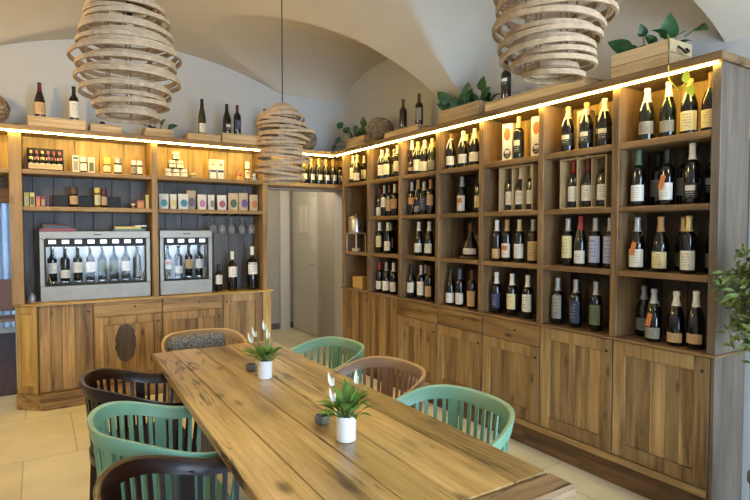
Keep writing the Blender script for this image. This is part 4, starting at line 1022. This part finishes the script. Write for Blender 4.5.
# ------------------------------------------------------------------ pendant lamps
def ring_pts(c, rx, ry, tilt, az, n=48, ph=0):
    m = Matrix.Rotation(az, 3, 'Z') @ Matrix.Rotation(tilt, 3, 'X')
    return [Vector(c)+m @ Vector((rx*math.cos(2*PI*i/n), ry*math.sin(2*PI*i/n), 0)) for i in range(n)]
def pendant(label, loc, rings, bottom, jumble, seed, ztop, rscale=1.0):
    rnd = random.Random(seed)
    t = thing('pendant_lamp', label, 'pendant lamp', loc, 0, 'rattan ring pendant lamps')
    h = .0085
    sect = [(-.0055, -h), (.0055, -h), (.0065, -h*.6), (.0050, -h*.25), (.0065, 0), (.0050, h*.25), (.0065, h*.6), (.0055, h), (-.0055, h), (-.0065, 0)]
    for (z, r, dx, dy) in rings:
        for q in (0, 1):
            tl = rnd.uniform(-jumble, jumble); az = rnd.uniform(0, 2*PI); rr = r*(1-.13*q)*rnd.uniform(.96, 1.03)
            mb = MB(); mb.sweep(ring_pts((dx*(1-.5*q)+rnd.uniform(-.014, .014), dy*(1-.5*q)+rnd.uniform(-.014, .014), z+.022*q-.008), rr, rr, tl, az), sect, closed=True)
            mb.build('ring', M['rattan'], t, smooth=30)
    z0, z1 = rings[0][0], rings[-1][0]
    rin = min(r for _, r, _, _ in rings)*.86
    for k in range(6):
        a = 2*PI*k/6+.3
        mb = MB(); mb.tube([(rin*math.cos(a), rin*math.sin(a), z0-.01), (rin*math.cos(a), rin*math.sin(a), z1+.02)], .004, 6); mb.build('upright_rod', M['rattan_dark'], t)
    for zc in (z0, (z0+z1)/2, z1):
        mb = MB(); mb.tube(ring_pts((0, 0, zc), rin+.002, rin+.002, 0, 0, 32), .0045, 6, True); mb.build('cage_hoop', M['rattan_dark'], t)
    mb = MB(); mb.lathe([(rin, z1), (rin*.93, z1+.025), (rin*.55, z1+.06), (.03, z1+.075), (0, z1+.076)], 24, cap=False); mb.build('crown', M['rattan'], t)
    mb = MB(); mb.tube([(0, 0, z1+.075), (0, 0, ztop-loc[2]+.03)], .004, 8); mb.build('cord', M['cord'], t)
    zl = z1-.1
    mb = MB(); mb.lathe([(0, zl+.02), (.018, zl+.02), (.02, zl+.06), (.012, zl+.09), (0, zl+.09)], 16); so = mb.build('lamp_socket', M['cord'], t)
    mb = MB(); mb.tube([(0, 0, zl+.09), (0, 0, z1+.08)], .004, 6); mb.build('socket_cord', M['cord'], t)
    mb = MB(); mb.lathe([(0, zl-.075), (.018, zl-.07), (.03, zl-.04), (.026, zl-.01), (.014, zl+.018), (0, zl+.02)], 18); mb.build('bulb', M['bulb'], t)
    return t
s1 = 2.37/540
def rings_px(cx, ylist, s, zbase, ybase):
    """ring list from (height, left, right) measurements scaled to metres"""
    return [(zbase+(ybase-y)*s, (r-l)/2*s, ((l+r)/2-cx)*s*.85, -((l+r)/2-cx)*s*.53) for y, l, r in ylist]
P1 = rings_px(126, [(y_, 126+(l_-126)*.87, 126+(r_-126)*.87) for y_, l_, r_ in [(114, 94, 158), (103, 86, 168), (92, 79, 174), (79, 70, 180), (66, 76, 181), (56, 68, 182), (45, 73, 170), (35, 74, 172), (22, 78, 168), (12, 86, 166), (2, 96, 154)]], s1, 0, 118)
pendant('large rattan ring pendant lamp hanging at upper left above the table', (.355, 2.585, 1.985), P1, 0, .05, 11, z_main(.337))
s2 = 2.0/540
P2 = [(0.0, .118, .03, 0), (.035, .172, .02, -.01), (.075, .185, -.01, 0), (.115, .205, .0, .01), (.155, .225, -.01, .01), (.20, .232, .01, 0), (.245, .235, 0, 0), (.29, .225, -.01, 0), (.335, .205, .01, 0), (.38, .175, 0, 0), (.42, .135, 0, 0)]
P2 = [(a_, b_*.88, c_, d_) for a_, b_, c_, d_ in P2]
pendant('large rattan ring pendant lamp hanging at upper right before long shelving', (1.60, 1.345, 2.07), P2, 0, .11, 23, z_cross(1.55))
s3 = 3.7/540
KP = 3.7/4.6
P3 = [(a_*KP, b_*KP, c_*KP, d_*KP) for a_, b_, c_, d_ in [(0.0, .17, 0, 0), (.05, .20, -.02, 0), (.10, .185, 0, 0), (.15, .225, -.01, 0), (.195, .21, .02, 0), (.25, .17, -.01, .0), (.30, .215, -.03, 0), (.35, .20, .0, 0), (.40, .225, .03, 0), (.45, .205, 0, 0), (.50, .195, .0, 0), (.54, .15, -.01, 0)]]
pendant('smaller-looking jumbled rattan pendant lamp hanging near the doorway', (1.435, 3.47, 1.85), P3, 0, .16, 5, z_main(1.435))

# ------------------------------------------------------------------ table
t = thing('dining_table', 'long rustic plank dining table in the centre of the room', 'table', (.92, 2.25, 0))
ZT0, ZT1 = .724, .76
mb = MB()
seamF = [.575, .685, .845, 1.02, 1.165, 1.325]; seamN = [.49, .655, .842, .975, 1.178, 1.318]
yN, yF = 1.10, 3.428
for k in range(5):
    g = .0022
    mb.prism([(seamN[k]+g, yN), (seamN[k+1]-g, yN), (seamF[k+1]-g, yF+(.0, .012, -.006, .008, .0)[k]), (seamF[k]+g, yF+(.0, .012, -.006, .008, .0)[k])], ZT0, ZT1)
bmesh.ops.bevel(mb.b, geom=[e for e in mb.b.edges if abs(e.verts[0].co.z-ZT1) < 1e-4 and abs(e.verts[1].co.z-ZT1) < 1e-4], offset=.003, segments=1, affect='EDGES')
mb.build('tabletop', W('table', 'Y'), t, world=True)
mb = MB(); mb.box(.475, 1.322, .995, 1.097, ZT0-.002, ZT1-.001, .009); mb.build('end_board', W('tend', 'X'), t, world=True, label='weathered darker end board')
mb = MB(); mb.box(.76, 1.09, 1.15, 3.3, ZT0-.012, ZT0-.001, .002); mb.build('under_board', W('plinth', 'Y'), t, world=True)
mb = MB(); mb.box(.765, .79, 1.25, 3.2, .63, ZT0-.013, .003); mb.box(1.055, 1.085, 1.25, 3.2, .63, ZT0-.013, .003); mb.build('apron', W('plinth', 'Y'), t, world=True)
for x in (.77, 1.01):
    for y in (1.3, 3.07):
        mb = MB(); mb.box(x, x+.07, y, y+.07, .001, .65, .005); mb.build('leg', W('plinth', 'Z'), t, world=True)
mb = MB(); mb.box(.845, 1.005, 1.32, 1.35, .2, .27, .003); mb.box(.845, 1.005, 3.09, 3.12, .2, .27, .003); mb.box(.9, .95, 1.35, 3.09, .21, .26, .003); mb.build('stretcher', W('plinth', 'Y'), t, world=True)

# peace lilies in white pots
def lily(label, x, y, s, seed, flowers):
    rnd = random.Random(seed); t = thing('potted_plant', label, 'potted plant', (x, y, ZT1+.0004), 0, 'peace lilies in white pots on the table')
    mb = MB(); mb.lathe([(0, .001), (.030*s, 0), (.034*s, .003), (.0355*s, .088), (.034*s, .09), (.032*s, .088), (.031*s, .08), (0, .078)], 28); mb.build('pot', M['potwhite'], t)
    mb = MB(); mb.lathe([(0, .081), (.0315*s, .0795)], 20); mb.build('soil', M['soil'], t)
    mb = MB(); st = MB()
    for k in range(38):
        a = 2*PI*k*.382+rnd.uniform(-.2, .2); el = rnd.uniform(.35, 1.4); L = rnd.uniform(.055, .095)*s
        base = Vector((.010*math.cos(a), .010*math.sin(a), .08)); mid = base+Vector((math.cos(a)*math.cos(el), math.sin(a)*math.cos(el), math.sin(el)))*rnd.uniform(.02, .055)*s
        st.tube([base, mid], .0016, 5)
        tip = mid+Vector((math.cos(a)*math.cos(el*.7), math.sin(a)*math.cos(el*.7), math.sin(el*.7)-.05))*L
        mb.leaf(mid, tip, rnd.uniform(.02, .03)*s, fold=.35, droop=.12, n=7)
    mb.build('foliage', M['leaf'], t, smooth=60); st.build('leaf_stalks', M['stem'], t)
    for (fx, fy, fz) in flowers:
        mb = MB(); mb.tube([(fx*.1, fy*.1, .08), (fx*.6, fy*.6, .08+fz*.5), (fx, fy, .08+fz)], .0018, 5); f = mb.build('flower_stalk', M['stem'], t)
        mb = MB(); mb.leaf((fx, fy, .075+fz), (fx*1.2-.012, fy*1.15, .08+fz+.05), .017, up=(-.6, -.8, .1), fold=.6, droop=.16, n=9, shape=.7); mb.tube([(fx, fy-.002, .078+fz), (fx*1.05, fy-.004, .08+fz+.025)], .003, 6)
        mb.build('flower', M['spathe'], t, smooth=60)
lily('peace lily in white pot nearer the camera on the table', .912, 1.643, 1.0, 3, [(-.035, .03, .115), (.055, .02, .11), (-.045, .0, .07)])
lily('peace lily in white pot at the far end of the table', .957, 2.556, 1.0, 9, [(-.035, .03, .13), (.01, .02, .16), (.02, .0, .12), (-.05, .04, .10)])
for x, y, tx in ((.945, 2.735, 'beside the far potted plant'), (.91, 1.83, 'beside the nearer potted plant')):
    mb = MB(); mb.lathe([(0, .002), (.018, 0), (.027, .008), (.030, .022), (.027, .034), (.023, .034), (.025, .022), (.02, .012), (0, .010)], 22)
    o = mb.build('small_bowl', M['bowl']); o.location = (x, y, ZT1+.0004); tag(o, 'small dark round bowl on the table '+tx, 'bowl', 'small dark bowls on the table')
mb = MB(); mb.leaf((0, 0, .003), (.03, -.01, .004), .014, droop=.1); mb.leaf((.01, .004, .003), (.0, .025, .005), .012, droop=.1)
o = mb.build('fallen_leaf', M['cap_brown']); o.location = (.92, 2.60, ZT1+.0004); tag(o, 'small withered brown leaf on table near the far plant', 'leaf')

# ------------------------------------------------------------------ chairs
def rim_curve(hw, yb, yf, n=40):
    """U from front left round the back to front right"""
    pts = []
    for i in range(7): pts.append((-hw+.02*(1-i/6), yf*(1-i/6)))
    for i in range(1, n): 
        a = PI*i/n; c, s_ = math.cos(a), math.sin(a)
        pts.append((-hw*math.copysign(abs(c)**.86, c), yb*abs(s_)**.9))
    for i in range(7): pts.append((hw-.02*(i/6), yf*i/6))
    return pts
def chair_meshes(key, col, rimcol):
    if ('chair', key) in _mc: return _mc[('chair', key)]
    hw, yb, yf = .288, -.272, .20
    cur = rim_curve(hw, yb, yf)
    def zr(y):
        u = min(1, max(0, (y+.24)/.36)); u = u*u*(3-2*u); return .802-.089*u
    parts = []
    mt = plain('chair_'+key, col, (.3 if 'dark' in key else .45), coat=.05, spec=.25 if 'dark' in key else .5, var=.10, bscale=20)
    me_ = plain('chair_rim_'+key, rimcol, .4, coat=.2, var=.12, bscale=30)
    # band: upright ribbon leaning outwards
    mb = MB(); hts = []
    rings = []; n = len(cur)
    for i, (x, y) in enumerate(cur):
        a = cur[max(i-1, 0)]; b = cur[min(i+1, n-1)]; tx, ty = b[0]-a[0], b[1]-a[1]; L = math.hypot(tx, ty); nx_, ny_ = ty/L, -tx/L
        if nx_*x+ny_*y < 0: nx_, ny_ = -nx_, -ny_
        z = zr(y); h = .057-.009*min(1, max(0, (y+.2)/.3)); th = .010; ln = .012
        sec = [(-th+0, z-h), (th, z-h), (th+ln*.8, z-.006), (th*.6+ln, z), (-th*.6+ln, z), (-th+ln*.8, z-.006)]
        rings.append([mb.b.verts.new((x+nx_*o_, y+ny_*o_, zz_)) for o_, zz_ in sec]); hts.append((x, y, z-h))
    for a, b in zip(rings, rings[1:]):
        for j in range(6): mb.b.faces.new((a[j], b[j], b[(j+1) % 6], a[(j+1) % 6]))
    mb.b.faces.new(rings[0]); mb.b.faces.new(rings[-1][::-1])
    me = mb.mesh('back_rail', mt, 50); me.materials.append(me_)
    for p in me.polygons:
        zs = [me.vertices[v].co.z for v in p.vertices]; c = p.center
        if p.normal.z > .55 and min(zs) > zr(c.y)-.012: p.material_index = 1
    parts.append(('back_rail', me))
    # slats and posts between seat and band
    seg = [0]
    for a, b in zip(hts, hts[1:]): seg.append(seg[-1]+math.dist(a[:2], b[:2]))
    tot = seg[-1]
    def at(s_):
        for i in range(len(seg)-1):
            if seg[i+1] >= s_:
                f = (s_-seg[i])/(seg[i+1]-seg[i]); p, q = hts[i], hts[i+1]
                return [p[k]+(q[k]-p[k])*f for k in range(3)], math.atan2(q[1]-p[1], q[0]-p[0])
        return hts[-1], 0
    mb = MB(); ns = 31; posts_ = [4, 11, 19, 26]
    legs = []
    for k in range(ns):
        (x, y, z), a = at(tot*(.02+.96*k/(ns-1)))
        if k in posts_:
            legs.append((x, y, z, a)); continue
        f = .90; zb = .455
        mtx = Matrix(((math.cos(a), -math.sin(a), 0, 0), (math.sin(a), math.cos(a), 0, 0), (0, 0, 1, 0), (0, 0, 0, 1)))
        lo = Vector((x*f, y*f, zb)); hi = Vector((x, y, z+.012)); w, th = .0078, .0045
        vs = []
        for c in (lo, hi):
            for u, v in ((-w, -th), (w, -th), (w, th), (-w, th)): vs.append(mb.b.verts.new(c+mtx @ Vector((u, v, 0))))
        for q in ((3, 2, 1, 0), (4, 5, 6, 7), (0, 1, 5, 4), (1, 2, 6, 5), (2, 3, 7, 6), (3, 0, 4, 7)): mb.b.faces.new([vs[i] for i in q])
    parts.append(('back_slats', mb.mesh('back_slats', mt, 0)))
    # seat
    mb = MB(); pl = [(x*.95, y*.95) for x, y in cur]
    mb.prism(pl, .425, .458); parts.append(('seat', mb.mesh('seat', mt, 40)))
    mb = MB(); mb.prism([(x*.82, y*.82) for x, y in cur], .385, .424); parts.append(('seat_frame', mb.mesh('seat_frame', mt, 40)))
    for (x, y, z, a) in legs:
        mb = MB(); mtx = Matrix.Rotation(a, 3, 'Z'); rings = []
        for (f, zz_, w, th) in ((1.0, z+.012, .022, .0075), (.93, .46, .022, .012), (.93, .40, .022, .014), (1.02, .001, .014, .012)):
            rings.append([mb.b.verts.new(Vector((x*f, y*f, zz_))+mtx @ Vector((u*w, v*th, 0))) for u, v in ((-1, -1), (1, -1), (1, 1), (-1, 1))])
        for p, q in zip(rings, rings[1:]):
            for j in range(4): mb.b.faces.new((p[j], p[(j+1) % 4], q[(j+1) % 4], q[j]))
        mb.b.faces.new(rings[0]); mb.b.faces.new(rings[-1][::-1])
        parts.append(('leg', mb.mesh('leg', mt, 30)))
    _mc[('chair', key)] = parts; return parts
def chair(label, key, col, rim, x, y, rz):
    t = thing('tub_chair', label, 'chair', (x, y, 0), rz, 'slatted tub chairs around the table')
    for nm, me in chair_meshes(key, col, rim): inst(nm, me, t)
    return t
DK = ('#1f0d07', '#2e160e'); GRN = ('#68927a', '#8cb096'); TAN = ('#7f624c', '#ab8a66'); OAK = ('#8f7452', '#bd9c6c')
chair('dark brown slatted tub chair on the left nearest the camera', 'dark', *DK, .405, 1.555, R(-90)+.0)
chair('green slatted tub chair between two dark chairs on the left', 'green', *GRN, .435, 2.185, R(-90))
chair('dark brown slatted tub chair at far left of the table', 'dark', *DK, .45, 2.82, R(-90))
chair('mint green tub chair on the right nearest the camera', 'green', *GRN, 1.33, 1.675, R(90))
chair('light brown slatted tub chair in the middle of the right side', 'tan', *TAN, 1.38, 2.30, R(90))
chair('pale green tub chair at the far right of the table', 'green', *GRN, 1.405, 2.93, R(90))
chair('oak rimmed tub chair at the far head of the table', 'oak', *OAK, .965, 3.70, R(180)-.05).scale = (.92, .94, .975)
mb = MB(); n = 14
gr = [[None]*(n+1) for _ in range(n+1)]
for s_ in (1, -1):
    for i in range(n+1):
        for j in range(n+1):
            u, v = 2*i/n-1, 2*j/n-1
            edge = max(abs(u), abs(v)); th = .05*math.sqrt(max(0, (1-u**4)*(1-v**4)))
            if s_ == -1 and edge > .999: continue
            vv = mb.b.verts.new((u*.2*(1-.08*v*v), s_*th, v*.16*(1-.08*u*u)))
            if s_ == 1: gr[i][j] = vv
            else: gr[i][j] = vv if edge < .999 else gr[i][j]
    for i in range(n):
        for j in range(n): mb.b.faces.new((gr[i][j], gr[i+1][j], gr[i+1][j+1], gr[i][j+1]))
o = mb.build('cushion', M['cushion'], smooth=80); o.location = (.935, 3.84, .622); o.rotation_euler = (R(8), 0, -.05)
tag(o, 'grey patterned cushion leaning in the chair at table head', 'cushion')

# ------------------------------------------------------------------ olive tree at the right edge
t = thing('potted_tree', 'small bushy potted olive tree at the right edge', 'potted tree', (2.655, .995, 0))
mb = MB(); mb.lathe([(0, 0), (.085, 0), (.095, .01), (.105, .40), (.115, .41), (.115, .44), (.104, .44), (.098, .40), (0, .39)], 32); mb.build('pot', M['planterpot'], t)
mb = MB(); mb.lathe([(0, .396), (.097, .392)], 24); mb.build('soil', M['soil'], t)
mb = MB(); mb.tube([(0, 0, .38), (.01, .01, .7), (-.01, 0, .95), (0, .01, 1.2)], .017, 8, scales=(1.2, 1, .9, .6))
rnd = random.Random(4); tips = []
for k in range(110):
    a = rnd.uniform(0, 2*PI); e = rnd.uniform(-1.2, 1.3); r = rnd.uniform(.13, .235)
    tp = Vector((math.cos(a)*math.cos(e)*r, math.sin(a)*math.cos(e)*r, 1.175+math.sin(e)*r*1.0)); tips.append(tp)
    mb.tube([(0, 0, 1.08+.1*e*.5), tp*.55+Vector((0, 0, 1.15))*.45, tp], .004, 5, scales=(1, .8, .5))
mb.build('trunk', M['bark'], t)
mb = MB()
for tp in tips:
    for q in range(32):
        c = tp+Vector((rnd.uniform(-.055, .055), rnd.uniform(-.055, .055), rnd.uniform(-.055, .055)))
        d = Vector((rnd.gauss(0, 1), rnd.gauss(0, 1), rnd.gauss(.3, .8))).normalized()*rnd.uniform(.035, .06)
        mb.leaf(c, c+d, rnd.uniform(.014, .021), up=(rnd.gauss(0, 1), rnd.gauss(0, 1), 1), fold=.2, droop=.08, n=3)
mb.build('foliage', M['leafolive'], t, smooth=60)
mb = MB()
for k in range(26):
    a = rnd.uniform(0, 2*PI); b_ = Vector((.08*math.cos(a)*rnd.uniform(.3, 1), .08*math.sin(a)*rnd.uniform(.3, 1), .392)); mb.leaf(b_, b_+Vector((.05*math.cos(a), .05*math.sin(a), rnd.uniform(.05, .11))), .03, fold=.3, droop=.2, n=4)
mb.build('underplanting', M['leafdark'], t, smooth=60)

# side room chair and table silhouettes
t = thing('side_chair', 'dark chair standing in the adjoining room at left', 'chair', (-.38, 7.6, .0125))
mb = MB(); mb.box(-.2, .2, -.2, .2, .44, .47, .006); mb.build('seat', W('plinth', 'X'), t)
mb = MB(); mb.box(-.2, .2, .18, .2, .52, .9, .006); mb.build('backrest', plain('side_chair_back', '#54301f', .6), t)
for x in (-.18, .18):
    for y in (-.18, .18):
        mb = MB(); mb.tube([(x*.9, y*.9, .44), (x*1.1, y*1.1, .001)], .014, 8); mb.build('leg', M['darkmetal'], t)
t = thing('side_table', 'dark table by the window in the adjoining room', 'table', (-.5, 8.75, .0125))
mb = MB(); mb.box(-.45, .45, -.3, .3, .73, .76, .004); mb.build('tabletop', W('plinth', 'X'), t)
for x in (-.4, .4):
    for y in (-.25, .25):
        mb = MB(); mb.box(x-.02, x+.02, y-.02, y+.02, .001, .73, .002); mb.build('leg', M['darkmetal'], t)

# ------------------------------------------------------------------ light
w = bpy.data.worlds.new('sky'); S.world = w; w.use_nodes = True
nt = w.node_tree; bg = nt.nodes['Background']; bg.inputs[0].default_value = lin('#b9d3ee'); bg.inputs[1].default_value = 19.0
def area(name, loc, rot, sx, sy, power, col, portal=False):
    l = bpy.data.lights.new(name, 'AREA'); l.shape = 'RECTANGLE'; l.size = sx; l.size_y = sy; l.energy = power; l.color = lin(col)[:3]
    if portal: l.cycles.is_portal = True
    o = bpy.data.objects.new(name, l); COL.objects.link(o); o.location = loc; o.rotation_euler = rot; return o
for i, (a, b, c, d) in enumerate(WIN): area('window_portal', ((a+b)/2, YN-.15, (c+d)/2), (R(-90), 0, R(180)), b-a, d-c, 1, '#ffffff', True)
area('window_portal', (-.6, 9.54, 1.4), (R(-90), 0, 0), .7, 1.35, 1, '#ffffff', True)
def point(name, loc, power, col, r=.06):
    l = bpy.data.lights.new(name, 'POINT'); l.energy = power; l.color = lin(col)[:3]; l.shadow_soft_size = r
    o = bpy.data.objects.new(name, l); COL.objects.link(o); o.location = loc; return o
point('unseen_lamp', (-.9, 3.6, 2.55), 56, '#ffd890', .1)  # warm lamp out of view, inferred from the yellow-lit floor at left
point('unseen_lamp', (.6, -.9, 2.6), 22, '#fff0d8', .1)  # unseen fill lamp, added behind the camera
point('hall_fill', (2.5, 6.4, 2.2), 17, '#fff0d8', .1)  # fill light added to brighten the hallway, no fitting modelled

# ------------------------------------------------------------------ camera
cam = bpy.data.cameras.new('camera'); co = bpy.data.objects.new('camera', cam); COL.objects.link(co)
cam.sensor_width = 36; cam.lens = 539.6/750*36; cam.clip_start = .05
co.location = (0, 0, 1.5); co.rotation_euler = (R(90-2.1227), 0, R(-32.121))
S.camera = co
S.view_settings.view_transform = 'Standard'; S.view_settings.look = 'None'; S.view_settings.gamma = 1; S.view_settings.use_curve_mapping = False
S.view_settings.exposure = 0.55
S.cycles.use_denoising = True; S.cycles.max_bounces = 10; S.cycles.diffuse_bounces = 5; S.cycles.sample_clamp_indirect = 4
